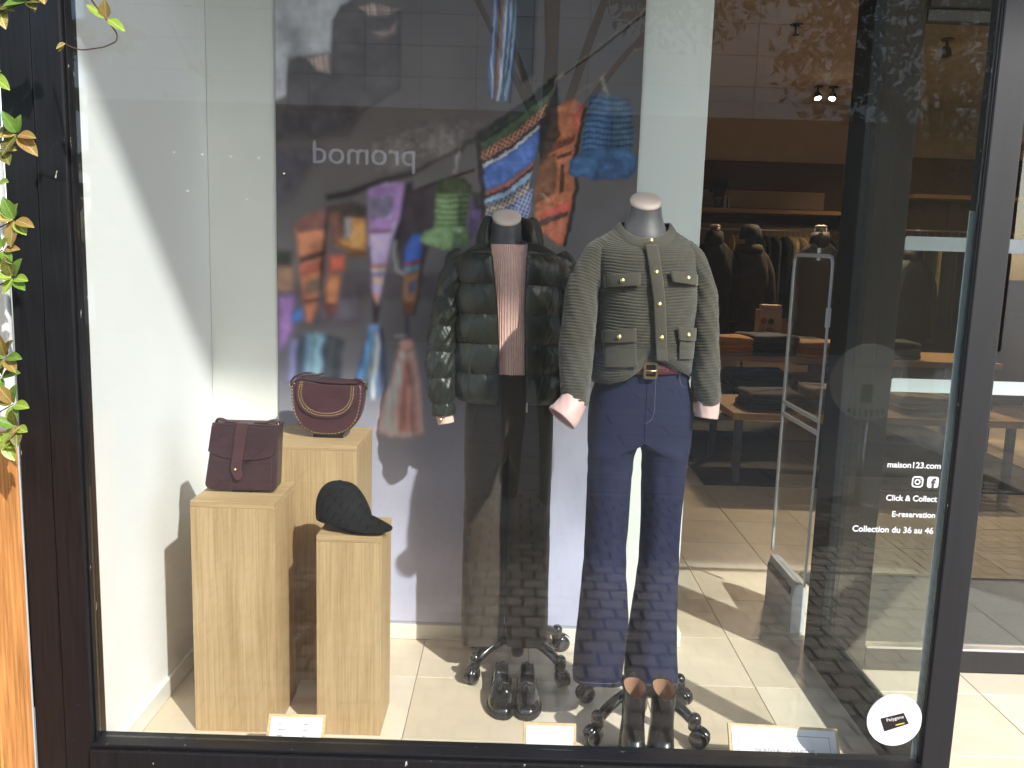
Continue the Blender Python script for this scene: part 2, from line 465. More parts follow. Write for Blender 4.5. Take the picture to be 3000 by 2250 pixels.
 ([(-0.477,1.157),(-0.465,1.092),(-0.457,0.956),(-0.455,0.921),(-0.442,0.922),(-0.444,0.957),(-0.452,1.094),(-0.464,1.16)],(58,64,96),0.003,0),
 ([(-0.51,1.158),(-0.52,1.093),(-0.554,0.953),(-0.557,0.929),(-0.544,0.928),(-0.541,0.95),(-0.508,1.09),(-0.497,1.157)],(96,160,220),0.003,0),
 ([(-0.488,1.158),(-0.483,1.093),(-0.501,0.959),(-0.501,0.902),(-0.488,0.902),(-0.488,0.958),(-0.47,1.092),(-0.475,1.159)],(210,220,232),0.003,0),
 ([(-0.509,1.167),(-0.478,1.171),(-0.473,1.139),(-0.513,1.138)],(110,146,200),0.0036,0),
 ([(-0.402,1.082),(-0.349,1.083),(-0.325,0.965),(-0.312,0.783),(-0.355,0.769),(-0.435,0.769),(-0.478,0.785),(-0.456,0.894),(-0.424,0.995)],(224,180,174),0.006,3),
 ([(-0.392,1.049),(-0.352,1.05),(-0.329,0.79),(-0.395,0.781)],(206,142,130),0.0084,3),
 ([(-0.385,1.036),(-0.362,1.03),(-0.382,0.788),(-0.402,0.787)],(186,112,100),0.006,3),
 ([(-0.449,0.894),(-0.424,0.982),(-0.428,0.78),(-0.468,0.785)],(212,186,192),0.0072,3),
 ([(-0.402,1.108),(-0.386,1.12),(-0.36,1.119),(-0.35,1.1),(-0.356,1.077),(-0.395,1.074)],(214,150,140),0.0036,0),
 ([(-0.418,1.122),(-0.376,1.127),(-0.377,1.137),(-0.419,1.133)],(160,156,170),0.003,0),
 ([(-0.281,1.662),(-0.24,1.685),(-0.189,1.681),(-0.16,1.657),(-0.162,1.622),(-0.181,1.615),(-0.28,1.619)],(60,66,44),0.003,2),
 ([(-0.282,1.625),(-0.169,1.628),(-0.174,1.572),(-0.18,1.508),(-0.288,1.505),(-0.286,1.568)],(92,112,74),0.0024,4),
 ([(-0.207,1.627),(-0.162,1.628),(-0.179,1.509),(-0.204,1.508)],(66,80,56),0.0048,4),
 ([(-0.332,1.472),(-0.323,1.491),(-0.294,1.508),(-0.243,1.519),(-0.185,1.515),(-0.168,1.483),(-0.177,1.451),(-0.222,1.444),(-0.248,1.433),(-0.287,1.445),(-0.326,1.456)],(116,144,96),0.0024,2),
 ([(-0.223,1.501),(-0.169,1.496),(-0.177,1.448),(-0.222,1.441)],(84,110,76),0.0048,2),
 ([(-0.162,1.603),(-0.124,1.617),(-0.112,1.561),(-0.146,1.497),(-0.165,1.471),(-0.166,1.54)],(84,66,104),0.0054,2),
 ([(-0.159,1.635),(-0.114,1.63),(-0.113,1.574),(-0.148,1.579)],(58,50,50),0.0054,2),
 ([(-0.136,1.827),(-0.007,1.917),(0.119,2.032),(0.106,1.982),(-0.013,1.876),(-0.133,1.795)],(46,50,46),0.0015,2),
 ([(-0.133,1.795),(-0.013,1.876),(0.106,1.982),(0.095,1.942),(-0.017,1.842),(-0.131,1.769)],(70,84,62),0.0015,2),
 ([(-0.131,1.769),(-0.017,1.842),(0.095,1.942),(0.083,1.894),(-0.022,1.801),(-0.128,1.737)],(132,86,66),0.0015,5),
 ([(-0.128,1.737),(-0.022,1.801),(0.083,1.894),(0.079,1.876),(-0.023,1.786),(-0.127,1.726)],(66,52,60),0.0015,2),
 ([(-0.127,1.726),(-0.023,1.786),(0.079,1.876),(0.075,1.859),(-0.025,1.772),(-0.126,1.714)],(168,168,172),0.0015,2),
 ([(-0.126,1.714),(-0.025,1.772),(0.075,1.859),(0.051,1.746),(-0.033,1.674),(-0.119,1.635)],(64,94,158),0.0015,2),
 ([(-0.119,1.635),(-0.033,1.674),(0.051,1.746),(0.048,1.726),(-0.034,1.656),(-0.118,1.621)],(150,88,80),0.0015,2),
 ([(-0.118,1.621),(-0.034,1.656),(0.048,1.726),(0.046,1.712),(-0.035,1.644),(-0.117,1.611)],(88,44,52),0.0015,2),
 ([(-0.117,1.611),(-0.035,1.644),(0.046,1.712),(0.042,1.69),(-0.036,1.625),(-0.116,1.594)],(124,154,184),0.0015,2),
 ([(-0.116,1.594),(-0.036,1.625),(0.042,1.69),(0.04,1.671),(-0.037,1.607),(-0.114,1.58)],(100,100,110),0.0015,5),
 ([(-0.114,1.58),(-0.037,1.607),(0.04,1.671),(0.036,1.643),(-0.038,1.583),(-0.113,1.559)],(146,128,116),0.0015,5),
 ([(-0.113,1.559),(-0.038,1.583),(0.036,1.643),(0.028,1.589),(-0.04,1.534),(-0.109,1.518)],(92,104,140),0.0015,5),
 ([(-0.15,1.832),(-0.142,1.743),(-0.131,1.655),(-0.122,1.535),(-0.106,1.536),(-0.115,1.656),(-0.126,1.745),(-0.135,1.833)],(54,48,44),0.0024,2),
 ([(-0.136,1.825),(-0.053,1.883),(0.036,1.944),(0.124,2.028),(0.115,2.036),(0.028,1.953),(-0.06,1.892),(-0.143,1.834)],(50,48,44),0.0024,2),
 ([(0.065,1.868),(0.121,1.997),(0.136,1.905),(0.104,1.81),(0.07,1.733)],(46,42,44),0.0036,2),
 ([(-0.005,1.617),(0.054,1.655),(0.04,1.534),(-0.028,1.538)],(110,116,150),0.0024,5),
 ([(0.123,1.928),(0.177,1.953),(0.223,1.931),(0.208,1.86),(0.188,1.754),(0.201,1.659),(0.187,1.563),(0.166,1.459),(0.059,1.517),(0.061,1.643),(0.081,1.762)],(164,92,56),0.0024,2),
 ([(0.178,1.929),(0.223,1.931),(0.211,1.86),(0.187,1.836),(0.18,1.871)],(186,84,60),0.003,2),
 ([(0.086,1.792),(0.187,1.836),(0.185,1.813),(0.081,1.762)],(116,58,46),0.0024,2),
 ([(0.069,1.75),(0.129,1.776),(0.128,1.639),(0.062,1.601)],(112,72,50),0.0042,2),
 ([(0.143,1.735),(0.155,1.738),(0.159,1.646),(0.142,1.636)],(84,54,40),0.0018,0),
 ([(0.13,1.764),(0.178,1.783),(0.178,1.77),(0.131,1.752)],(98,60,44),0.0018,0),
 ([(0.094,1.584),(0.184,1.617),(0.181,1.581),(0.077,1.547)],(198,70,50),0.0024,2),
 ([(0.065,1.541),(0.178,1.584),(0.174,1.565),(0.077,1.523)],(76,60,56),0.0024,2),
 ([(0.078,1.52),(0.171,1.562),(0.163,1.459),(0.141,1.464)],(190,98,68),0.0024,2),
 ([(0.216,1.932),(0.201,1.862),(0.181,1.754),(0.195,1.659),(0.179,1.564),(0.159,1.461),(0.173,1.458),(0.194,1.561),(0.21,1.659),(0.195,1.754),(0.215,1.859),(0.23,1.929)],(56,48,46),0.0024,2),
 ([(0.1,1.916),(0.123,1.928),(0.139,1.835),(0.094,1.751),(0.073,1.733)],(70,54,46),0.0042,2),
 ([(0.236,1.963),(0.272,1.973),(0.363,1.958),(0.38,1.912),(0.386,1.795),(0.214,1.784),(0.222,1.884)],(48,76,108),0.0018,4),
 ([(0.302,1.965),(0.363,1.958),(0.38,1.912),(0.383,1.795),(0.311,1.793)],(50,68,86),0.006,4),
 ([(0.169,1.706),(0.174,1.748),(0.214,1.784),(0.298,1.799),(0.377,1.792),(0.403,1.766),(0.399,1.725),(0.376,1.7),(0.345,1.705),(0.315,1.692),(0.284,1.703),(0.255,1.686),(0.23,1.699),(0.187,1.695)],(52,84,122),0.0018,2),
 ([(0.276,1.757),(0.403,1.766),(0.399,1.719),(0.37,1.697),(0.255,1.685)],(48,76,112),0.0054,2),
 ([(0.263,2.028),(0.277,1.988),(0.29,1.962),(0.303,1.968),(0.29,1.993),(0.276,2.033)],(120,112,100),0.0024,2),
 ([(-0.111,2.431),(-0.108,2.179),(-0.112,2.06),(-0.111,1.956),(-0.104,1.956),(-0.104,2.059),(-0.1,2.179),(-0.104,2.431)],(60,84,140),0.0018,0),
 ([(-0.102,2.431),(-0.1,2.179),(-0.105,2.06),(-0.098,1.948),(-0.09,1.948),(-0.097,2.06),(-0.092,2.179),(-0.095,2.431)],(150,160,180),0.0018,0),
 ([(-0.094,2.431),(-0.092,2.18),(-0.097,2.06),(-0.085,1.94),(-0.077,1.941),(-0.09,2.06),(-0.085,2.18),(-0.086,2.431)],(70,96,150),0.0018,0),
 ([(-0.085,2.431),(-0.085,2.18),(-0.09,2.06),(-0.096,1.932),(-0.089,1.932),(-0.083,2.06),(-0.077,2.18),(-0.077,2.431)],(90,70,60),0.0018,0),
 ([(-0.076,2.432),(-0.077,2.18),(-0.083,2.06),(-0.084,1.957),(-0.076,1.957),(-0.075,2.06),(-0.069,2.18),(-0.068,2.432)],(140,92,60),0.0018,0),
 ([(-0.067,2.432),(-0.069,2.18),(-0.076,2.061),(-0.07,1.949),(-0.063,1.949),(-0.068,2.061),(-0.062,2.18),(-0.06,2.432)],(96,130,170),0.0018,0),
 ([(-0.058,2.432),(-0.062,2.181),(-0.069,2.061),(-0.082,1.941),(-0.074,1.94),(-0.061,2.06),(-0.054,2.18),(-0.051,2.432)],(180,180,180),0.0018,0),
 ([(-0.05,2.432),(-0.054,2.181),(-0.062,2.061),(-0.069,1.933),(-0.061,1.932),(-0.054,2.061),(-0.046,2.181),(-0.042,2.432)],(60,80,140),0.0018,0),
 ([(-0.041,2.433),(-0.046,2.181),(-0.054,2.061),(-0.056,1.957),(-0.048,1.957),(-0.047,2.061),(-0.038,2.181),(-0.033,2.433)],(120,150,190),0.0018,0),
 ([(-0.032,2.433),(-0.038,2.181),(-0.047,2.062),(-0.068,1.95),(-0.06,1.948),(-0.04,2.061),(-0.031,2.181),(-0.024,2.433)],(70,80,70),0.0018,0),
 ([(-0.023,2.433),(-0.031,2.182),(-0.04,2.062),(-0.054,1.942),(-0.047,1.941),(-0.032,2.061),(-0.023,2.181),(-0.016,2.433)],(110,140,180),0.0018,0),
 ([(-0.014,2.434),(-0.023,2.182),(-0.033,2.062),(-0.041,1.934),(-0.033,1.933),(-0.025,2.062),(-0.015,2.182),(-0.007,2.433)],(54,60,90),0.0018,0),
 ([(-0.043,2.432),(0.045,2.435),(0.042,2.029),(0.001,1.999),(-0.015,2.097)],(50,50,50),0.006,0),
 ([(-0.503,1.792),(-0.418,1.83),(-0.321,1.856),(-0.201,1.883),(-0.128,1.862),(-0.223,1.765),(-0.356,1.702),(-0.502,1.686)],(92,84,82),0.024,2),
]

# ------------------------------------------------------------------ shared materials
M_WHITE = mat('white_paint', (.84, .85, .86), .6, var=.02, vscale=3, bump=(220, .05))
M_WHITE_P = mat('white_panel', (.83, .835, .79), .65, var=.025, vscale=4, bump=(160, .06))
M_SKIRT = mat('skirting_paint', (.74, .73, .68), .5, var=.03)
M_BLACK = NT('black_frame_paint').m
def _black():
    t = NT('black_painted_metal')
    p = t.n("ShaderNodeBsdfPrincipled", i_Roughness=.42)
    p.inputs['Specular IOR Level'].default_value = .3
    tc = t.n("ShaderNodeTexCoord"); mp = t.n("ShaderNodeMapping")
    mp.inputs['Scale'].default_value = (60, 60, 3)
    t.l(tc.outputs['Object'], mp.inputs[0])
    a = t.n("ShaderNodeTexNoise", i_Scale=2.0, i_Detail=6.0, i_Roughness=.65); t.l(mp.outputs[0], a.inputs['Vector'])
    r = t.n("ShaderNodeValToRGB"); e = r.color_ramp.elements
    e[0].position = .35; e[0].color = (.006, .006, .0075, 1); e[1].position = .75; e[1].color = (.013, .013, .0155, 1)
    t.l(a.outputs[0], r.inputs[0])
    v = t.n("ShaderNodeTexNoise", i_Scale=55.0, i_Detail=4.0, i_Roughness=.5)
    mp2 = t.n("ShaderNodeMapping"); mp2.inputs['Scale'].default_value = (1, 1, .35)
    t.l(tc.outputs['Object'], mp2.inputs[0]); t.l(mp2.outputs[0], v.inputs['Vector'])
    c = t.n("ShaderNodeValToRGB"); e = c.color_ramp.elements
    e[0].position = .725; e[0].color = (0, 0, 0, 1); e[1].position = .74; e[1].color = (1, 1, 1, 1)
    t.l(v.outputs[0], c.inputs[0])
    mx = t.n("ShaderNodeMix", data_type='RGBA'); mx.inputs[7].default_value = (.45, .44, .40, 1)
    t.l(c.outputs[0], mx.inputs[0]); t.l(r.outputs[0], mx.inputs[6]); t.l(mx.outputs[2], p.inputs['Base Color'])
    bn = t.n("ShaderNodeBump", i_Strength=.12, i_Distance=.001); t.l(a.outputs[0], bn.inputs['Height']); t.l(bn.outputs[0], p.inputs['Normal'])
    t.l(p.outputs[0], t.out.inputs[0])
    return t.m
bpy.data.materials.remove(M_BLACK)
M_BLACK = _black()
M_CHAR = mat('charcoal_aluminium', (.012, .0118, .014), .5, var=.15, vscale=3, stretch=(20, 20, 1), bump=(300, .05))
M_DARKPOST = mat('dark_door_metal', (.009, .010, .010), .55, var=.15, vscale=3, spec=.25)
M_GLASS = glass_mat('window_glass', dirt=.004)
M_GLASS2 = glass_mat('door_glass', tint=(.93, .96, .945))
M_ACRYL = glass_mat('clear_acrylic', tint=(.95, .96, .96))
M_FROST = NT('frosted_film').m
bpy.data.materials.remove(M_FROST)
M_FROST = mat('frosted_film', (.80, .87, .89), .7, var=.03, trans=.4)
M_VINYL = mat('white_vinyl', (.85, .86, .88), .5, var=.01, trans=.25)
M_GOLD = mat('brass', (.86, .66, .30), .25, metal=1.0, var=.1, vscale=40)
M_CHROME = mat('brushed_steel', (.62, .62, .63), .3, metal=1.0, var=.05)
M_PLASTIC = mat('black_gloss_plastic', (.012, .012, .013), .18, var=.2, vscale=30, coat=.6)
TILE_COLS = [(.73, .64, .51), (.69, .595, .465), (.75, .665, .54), (.645, .545, .41)]
M_TILES = [mat('limestone_tile_%d' % i, c, .42, var=.10, vscale=4, bump=(90, .06)) for i, c in enumerate(TILE_COLS)]
M_JOINT = mat('tile_joint', (.30, .25, .19), .8)

# ------------------------------------------------------------------ floor
floor = box('floor', (-1.3, -.02, -.10), (6.6, 7.2, -.004), M_JOINT, bevel=0)
tag(floor, 'beige stone tiled shop floor', 'floor', kind='structure')
TX, TY = .3835, .375
tile_me = []
for m in M_TILES:
    me = box_me((0.0012, 0.0012, -.008), (TX - .0012, TY - .0012, 0), .0012, 1); me.materials.append(m); tile_me.append(me)
for i in range(-4, 10):
    for j in range(-1, 12):
        x0 = .09 + i * TX; y0 = .29 + j * TY
        if x0 < -1.45 or y0 < -.1 or (j > 8 and x0 < .4): continue
        k = (i * 7 + j * 13 + i * j) % 4
        if (i, j) == (-1, 0): k = 3
        o = put('tile', tile_me[k], None, floor, (x0, y0, 0))
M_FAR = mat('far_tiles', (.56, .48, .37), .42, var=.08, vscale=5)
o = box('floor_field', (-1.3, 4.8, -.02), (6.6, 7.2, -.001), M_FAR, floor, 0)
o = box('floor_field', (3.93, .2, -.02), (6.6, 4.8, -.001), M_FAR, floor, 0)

# ------------------------------------------------------------------ walls of the window bay and the shop
wl = box('wall_left', (-1.2, .008, 0), (-1.07, 7.2, 3.05), M_WHITE, bevel=0); tag(wl, 'white side wall of the window bay', 'wall', kind='structure')
box('skirting', (-1.0695, .012, .0005), (-1.057, .958, .062), M_SKIRT, wl, .003)
wp = box('partition', (-1.069, .96, .0005), (.637, 1.06, 3.049), M_WHITE_P, bevel=.002); tag(wp, 'white display partition behind the mannequins', 'partition', kind='structure')
box('skirting', (-1.056, .947, .0005), (.655, .9595, .06), M_SKIRT, wp, .003)
box('skirting', (.6375, .9605, .0005), (.655, 1.075, .06), M_SKIRT, wp, .003)
M_WARM = mat('warm_shop_wall', (.50, .40, .29), .7, var=.05)
M_CEIL = mat('shop_ceiling', (.52, .44, .35), .8, var=.04)
wf = box('wall_back', (-1.2, 7.0, 0), (6.6, 7.2, 3.05), M_WARM, bevel=0); tag(wf, 'brown back wall of the shop', 'wall', kind='structure')
wr = box('wall_right', (6.45, .2, 0), (6.6, 7.0, 3.05), M_WARM, bevel=0); tag(wr, 'right wall of the shop', 'wall', kind='structure')
ce = box('ceiling', (-1.2, .05, 3.05), (6.6, 7.2, 3.2), M_CEIL, bevel=0); tag(ce, 'plain shop ceiling', 'ceiling', kind='structure')

# ------------------------------------------------------------------ shop window frame
win = thing('shop_window', 'large shop window pane in a black painted frame', 'window', (-1.1, 0, 0))
jb = box('jamb', (-1.1165, -.026, -.03), (-1.046, .05, 3.0), M_BLACK, win, .004)
box('outer_jamb', (-1.197, -.018, -.03), (-1.1185, .07, 3.0), M_BLACK, win, .005)
box('jamb_bead', (-1.0455, -.012, .156), (-1.0415, -.0005, 2.7), M_BLACK, win, .001)
box('bottom_rail', (-1.0455, -.046, -.03), (1.0865, -.001, .1445), M_BLACK, win, .004)
box('glazing_bead', (-1.0455, -.034, .145), (1.0865, .03, .1545), M_BLACK, win, .002)
box('threshold', (-1.046, .0, -.03), (1.0865, .03, .1445), M_BLACK, win, .001)
mu = box('mullion', (1.087, -.010, -.03), (1.162, .05, 3.0), M_CHAR, win, .004)
box('seal', (1.0835, -.006, .156), (1.0868, .02, 2.7), M_BLACK, win, .0006)
def _reflection_paint():
    t = NT('reflection_paint')
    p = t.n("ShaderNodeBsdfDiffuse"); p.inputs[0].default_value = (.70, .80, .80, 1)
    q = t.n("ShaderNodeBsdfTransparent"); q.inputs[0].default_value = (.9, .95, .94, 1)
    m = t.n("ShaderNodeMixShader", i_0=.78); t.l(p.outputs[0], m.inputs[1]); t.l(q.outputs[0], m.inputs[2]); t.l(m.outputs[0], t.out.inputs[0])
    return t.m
box('painted_reflection', (1.0690, .0108, .156), (1.0832, .0125, 1.56), _reflection_paint(), win, 0)  # bright reflection beside the mullion, painted as a pale translucent strip
box('head_rail', (-1.046, -.05, 2.72), (1.0865, .05, 3.0), M_BLACK, win, .004)
pane = box('glass_pane', (-1.0412, .002, .1548), (1.0833, .010, 2.7195), M_GLASS, win, 0)
pane['label'] = 'clear shop window glass reflecting the street'
TXT = [('maison123.com', .936, .928, 1.059), ('Click & Collect', .852, .933, 1.059), ('E-reservation', .811, .951, 1.058), ('Collection du 36 au 46', .770, .857, 1.058)]
for s, z, x0, x1 in TXT:
    text('lettering', s, .02, M_VINYL, pane, (x0, -.0002, z), width=x1 - x0, depth=.0004, fat=.0004)
def rrect(x0, x1, z0, z1, r, n=5):
    pts = []
    for cx, cz, a0 in ((x1 - r, z1 - r, 0), (x0 + r, z1 - r, 90), (x0 + r, z0 + r, 180), (x1 - r, z0 + r, 270)):
        for k in range(n + 1):
            a = math.radians(a0 + 90 * k / n); pts.append((cx + r * math.cos(a), cz + r * math.sin(a)))
    return pts
def ring_me(outer, inner, y0, y1):
    n = len(outer); V = []; F = []
    for y in (y0, y1):
        V += [(x, y, z) for x, z in outer] + [(x, y, z) for x, z in inner]
    for i in range(n):
        j = (i + 1) % n
        F += [(i, n + i, n + j, j), (2 * n + i, 2 * n + j, 3 * n + j, 3 * n + i), (i, j, 2 * n + j, 2 * n + i), (n + i, 3 * n + i, 3 * n + j, n + j)]
    return mesh_from('ring', V, F)
def circ(cx, cz, r, n=24):
    return [(cx + r * math.cos(2 * math.pi * k / n), cz + r * math.sin(2 * math.pi * k / n)) for k in range(n)]
ig = put('camera_icon', ring_me(rrect(.993, 1.021, .887, .915, .008), rrect(.9962, 1.0178, .8902, .9118, .0055), -.0006, .0018), M_VINYL, pane)
put('lens_ring', ring_me(circ(1.007, .901, .0072), circ(1.007, .901, .0042), -.0006, .0018), M_VINYL, ig)
put('flash_dot', extrude_me(circ(1.0145, .9085, .0014, 10), -.0006, .0018), M_VINYL, ig)
fb = put('letter_icon', extrude_me(rrect(1.031, 1.059, .887, .915, .006), -.0002, .0018), M_VINYL, pane)
M_ICON = mat('icon_gap', (.06, .06, .07), .5)
text('letter', 'f', .03, M_ICON, fb, (1.0415, -.0008, .8885), depth=.0003, fat=.0012, width=.0115)

# round sticker
st = thing('round_sticker', 'white round sticker with a small black gift card, low on the window glass', 'sticker', (1.011, -.001, .27))
put('disc', extrude_me(circ(1.011, .270, .0705, 56), -.0012, .0018), mat('sticker_white', (.86, .87, .90), .45, var=.01, trans=.15), st)
M_CARD = mat('dark_card_print', (.018, .012, .015), .4)
M_YEL = mat('yellow_print', (.62, .52, .10), .5)
M_PALE = mat('pale_grey_print', (.62, .60, .63), .6)
M_GREYP = mat('grey_print', (.22, .22, .24), .6)
cd = put('printed_card', extrude_me([(.974, .2735), (1.0325, .2915), (1.0485, .262), (.9875, .2385)], -.0020, -.0011), M_CARD, st)
ca = math.atan2(.0180, .0585)
text('lettering', 'Polygone', .012, mat('card_white_print', (.75, .73, .68), .5), cd, (.9905, -.0023, .2655), rot=(math.pi / 2, -ca * .93, 0), width=.044, depth=.0003)
put('pill', extrude_me([(1.014, .2573), (1.0155, .2562), (1.036, .2622), (1.0375, .2642), (1.036, .2652), (1.0155, .2592)], -.0026, -.0019), M_YEL, cd)
text('lettering', "J'ACCEPTE", .01, M_PALE, st, (1.011, -.0014, .3135), align='CENTER', width=.047, depth=.0003)
text('lettering', "LA CARTE CADEAU", .01, M_PALE, st, (1.011, -.0014, .3025), align='CENTER', width=.088, depth=.0003)
put('small_print', extrude_me([(.984, .2222), (1.040, .2222), (1.040, .2242), (.984, .2242)], -.0018, -.0011), M_PALE, st)

# ------------------------------------------------------------------ glass return and recessed doors
ret = thing('glass_return', 'clear side glass with dark bottom rail running in from the mullion', 'glass partition', (1.135, .4, 0))
box('bottom_rail', (1.112, .052, .001), (1.158, .80, .138), M_DARKPOST, ret, .003)
box('pane', (1.131, .052, .1385), (1.139, .80, 2.72), M_GLASS2, ret, 0)
df = thing('door_frame', 'wide dark metal door post and lintel of the recessed entrance', 'door frame', (1.2, .85, 0))
box('post', (1.112, .801, .001), (1.215, .945, 3.04), M_DARKPOST, df, .004)
box('post', (1.2165, .815, .001), (1.284, .935, 3.04), M_DARKPOST, df, .004)
box('lintel', (1.2845, .80, 2.24), (3.4, .95, 3.04), M_DARKPOST, df, .004)
box('post', (3.18, .80, .001), (3.4, .95, 2.239), M_CHAR, df, .004)
dr = thing('sliding_door', 'sliding glass door with dark rail and two frosted bands', 'door', (2.2, .83, 0))
box('bottom_rail', (1.2855, .812, .004), (3.179, .848, .085), M_CHAR, dr, .003)
box('rail_trim', (1.2855, .809, .0855), (3.179, .851, .094), M_CHROME, dr, .001)
box('glass', (1.2855, .827, .0945), (3.179, .834, 2.2), M_GLASS2, dr, 0)
box('top_rail', (1.2855, .812, 2.2005), (3.179, .848, 2.2395), M_CHAR, dr, .003)
for z in (1.003, 1.479):
    put('frosted_band', extrude_me([(1.289, z + .002), (1.289, z + .043), (1.294, z + .048), (3.17, z + .048), (3.17, z)], .8255, .8268), M_FROST, dr)
# entrance mat, rug under the tables
M_MAT = mat('entrance_mat_fibre', (.075, .072, .07), .95, var=.25, vscale=90, bump=(500, .5))
em = box('entrance_mat', (1.36, 1.0, .0008), (3.1, 1.75, .010), M_MAT, None, .003); tag(em, 'dark grey fibre mat behind the sliding door', 'mat')
M_RUG = mat('dark_rug', (.045, .043, .045), .9, var=.3, vscale=30, bump=(300, .5))
rg = box('rug', (1.26, 3.3, .0008), (3.75, 5.6, .009), M_RUG, None, .003); tag(rg, 'dark grey rug under the display tables', 'rug')
# ------------------------------------------------------------------ street side
M_PAVE = NT('street_slabs')
def _slabs(t, c1, c2, scale, bw, bh):
    p = t.n("ShaderNodeBsdfPrincipled", i_Roughness=.75)
    tc = t.n("ShaderNodeTexCoord")
    b = t.n("ShaderNodeTexBrick", i_Scale=scale)
    b.inputs['Brick Width'].default_value = bw; b.inputs['Row Height'].default_value = bh
    b.inputs['Mortar Size'].default_value = .012
    b.inputs['Color1'].default_value = c1 + (1,); b.inputs['Color2'].default_value = c2 + (1,); b.inputs['Mortar'].default_value = (.12, .11, .10, 1)
    t.l(tc.outputs['Object'], b.inputs['Vector'])
    nz = t.n("ShaderNodeTexNoise", i_Scale=3.0, i_Detail=6.0); t.l(tc.outputs['Object'], nz.inputs['Vector'])
    mx = t.n("ShaderNodeMix", data_type='RGBA', blend_type='MULTIPLY'); mx.inputs[0].default_value = .35
    t.l(b.outputs[0], mx.inputs[6]); t.l(nz.outputs[0], mx.inputs[7]); t.l(mx.outputs[2], p.inputs['Base Color'])
    t.l(p.outputs[0], t.out.inputs[0]); return t.m
M_PAVE = _slabs(M_PAVE, (.42, .385, .34), (.35, .32, .285), 1.0, .9, .45)
gd = put('ground', mesh_from('ground', [(-150, -150, -.03), (150, -150, -.03), (150, -.056, -.03), (-150, -.056, -.03)], [(0, 1, 2, 3)]), M_PAVE)
tag(gd, 'street paving in front of the shop', 'ground', kind='structure')
# small square setts between the window and the drain
M_SETTS = [mat('sett_%d' % i, c, .8, var=.12, vscale=20, bump=(60, .3)) for i, c in enumerate([(.27, .232, .195), (.235, .202, .172), (.30, .26, .215)])]
pv = put('pavement', box_me((-3.0, -3.0, -.06), (3.4, -.06, -.012), 0), mat('sett_joint', (.075, .066, .058), .9))
tag(pv, 'small square stone setts along the shop front', 'pavement', kind='structure')
for k in range(3):
    V = []; F = []
    j = 0; y = -2.99
    while y < -.17:
        x = -2.95 + (j % 2) * .055
        i = 0
        while x < 3.25:
            w = .105
            if (i * 5 + j * 3 + (i * j) % 7) % 3 == k:
                h = .001 * rng.random(); b = len(V); e = .0025
                x0, x1, y0, y1 = x + .004, x + w - .004, y + .004, y + .094
                zb, zt = -.02, -.008 + h
                V += [(x0, y0, zb), (x1, y0, zb), (x1, y1, zb), (x0, y1, zb), (x0 + e, y0 + e, zt), (x1 - e, y0 + e, zt), (x1 - e, y1 - e, zt), (x0 + e, y1 - e, zt)]
                F += [(b + 4, b + 5, b + 6, b + 7)] + [(b + q, b + (q + 1) % 4, b + 4 + (q + 1) % 4, b + 4 + q) for q in range(4)]
            x += w + .003; i += 1
        y += .1; j += 1
    tag(put('setts', mesh_from('setts', V, F), M_SETTS[k], pv), kind='stuff')
# unseen slab added to cast the soft shadow edge; upper facade of the shop
M_FAC = mat('shop_render', (.62, .60, .56), .8, var=.05)
cp = box('shadow_slab', (-9, -4.2, 6.496), (9, -.06, 6.7), M_FAC, None, .01); tag(cp, 'unseen flat slab added to shade the upper window', 'shadow_slab', kind='structure')
uf = box('upper_facade', (-9, -.059, 3.05), (9, .045, 9.0), M_FAC, None, .01); tag(uf, 'rendered wall above the shop front', 'wall', kind='structure')
M_EXTW = mat('white_exterior_wall', (.78, .78, .77), .75, var=.04, bump=(120, .2))
ew = box('exterior_wall', (-9, -.019, -.03), (-1.2105, .007, 3.04), M_EXTW, None, .003); tag(ew, 'white outside wall beyond the black window frame', 'wall')
er = box('exterior_wall', (3.41, -.03, -.03), (9, .19, 3.04), M_EXTW, None, .003); tag(er, 'white outside wall beyond the shop entrance', 'wall')
# facing building, seen mirrored in the glass
fbld = thing('facing_building', 'grey panelled building across the street above a dark shop front', 'building', (-1, -12, 0))
M_CONC = mat('concrete_panel', (.70, .68, .64), .8, var=.06, vscale=2)
M_DKSHOP = mat('dark_shop_front', (.035, .034, .036), .4)
box('shop_front', (-6.9, -14, -.03), (9, -12.0, 3.68), M_DKSHOP, fbld, 0)
box('wall', (-6.9, -14, 3.68), (9, -12.03, 11), mat('panel_gap', (.10, .10, .10), .9), fbld, 0)
pm = box_me((.006, -12.05, .006), (.876, -11.99, .472), .004, 1); pm.materials.append(M_CONC)
for i in range(18):
    for k in range(14):
        put('panel', pm, None, fbld, (-6.89 + i * .882, 0, 3.70 + k * .478))
sg = thing('shop_sign', 'pale raised letters of the shop name on the dark front across the street', 'sign', (-2.45, -11.95, 2.8))
box('backing', (-3.6, -11.995, 2.55), (-1.3, -11.96, 3.3), M_DKSHOP, sg, .004)
text('lettering', 'promod', .5, emit_mat('lit_sign_letters', (.8, .85, 1.0), .55), sg, (-1.63, -11.94, 2.80), rot=(math.pi / 2, 0, math.pi), width=1.63, depth=.012)
M_LAMP = emit_mat('lamp_glow', (1, .95, .85), 3.5)
for i, (x, z) in enumerate([(-5.5, 2.9), (-5.05, 2.88), (-4.6, 2.86), (-4.15, 2.85), (-3.75, 2.62), (-5.3, 2.3), (-4.35, 2.2)]):
    o = lathe('spot_lamp', [(.0, 0), (.010, 0), (.014, -.02), (.012, -.04)], M_LAMP, None, 12, 'y', (x, -11.9, z)); tag(o, 'small lit spot lamp inside the shop across the street', 'lamp', 'lamps across the street')
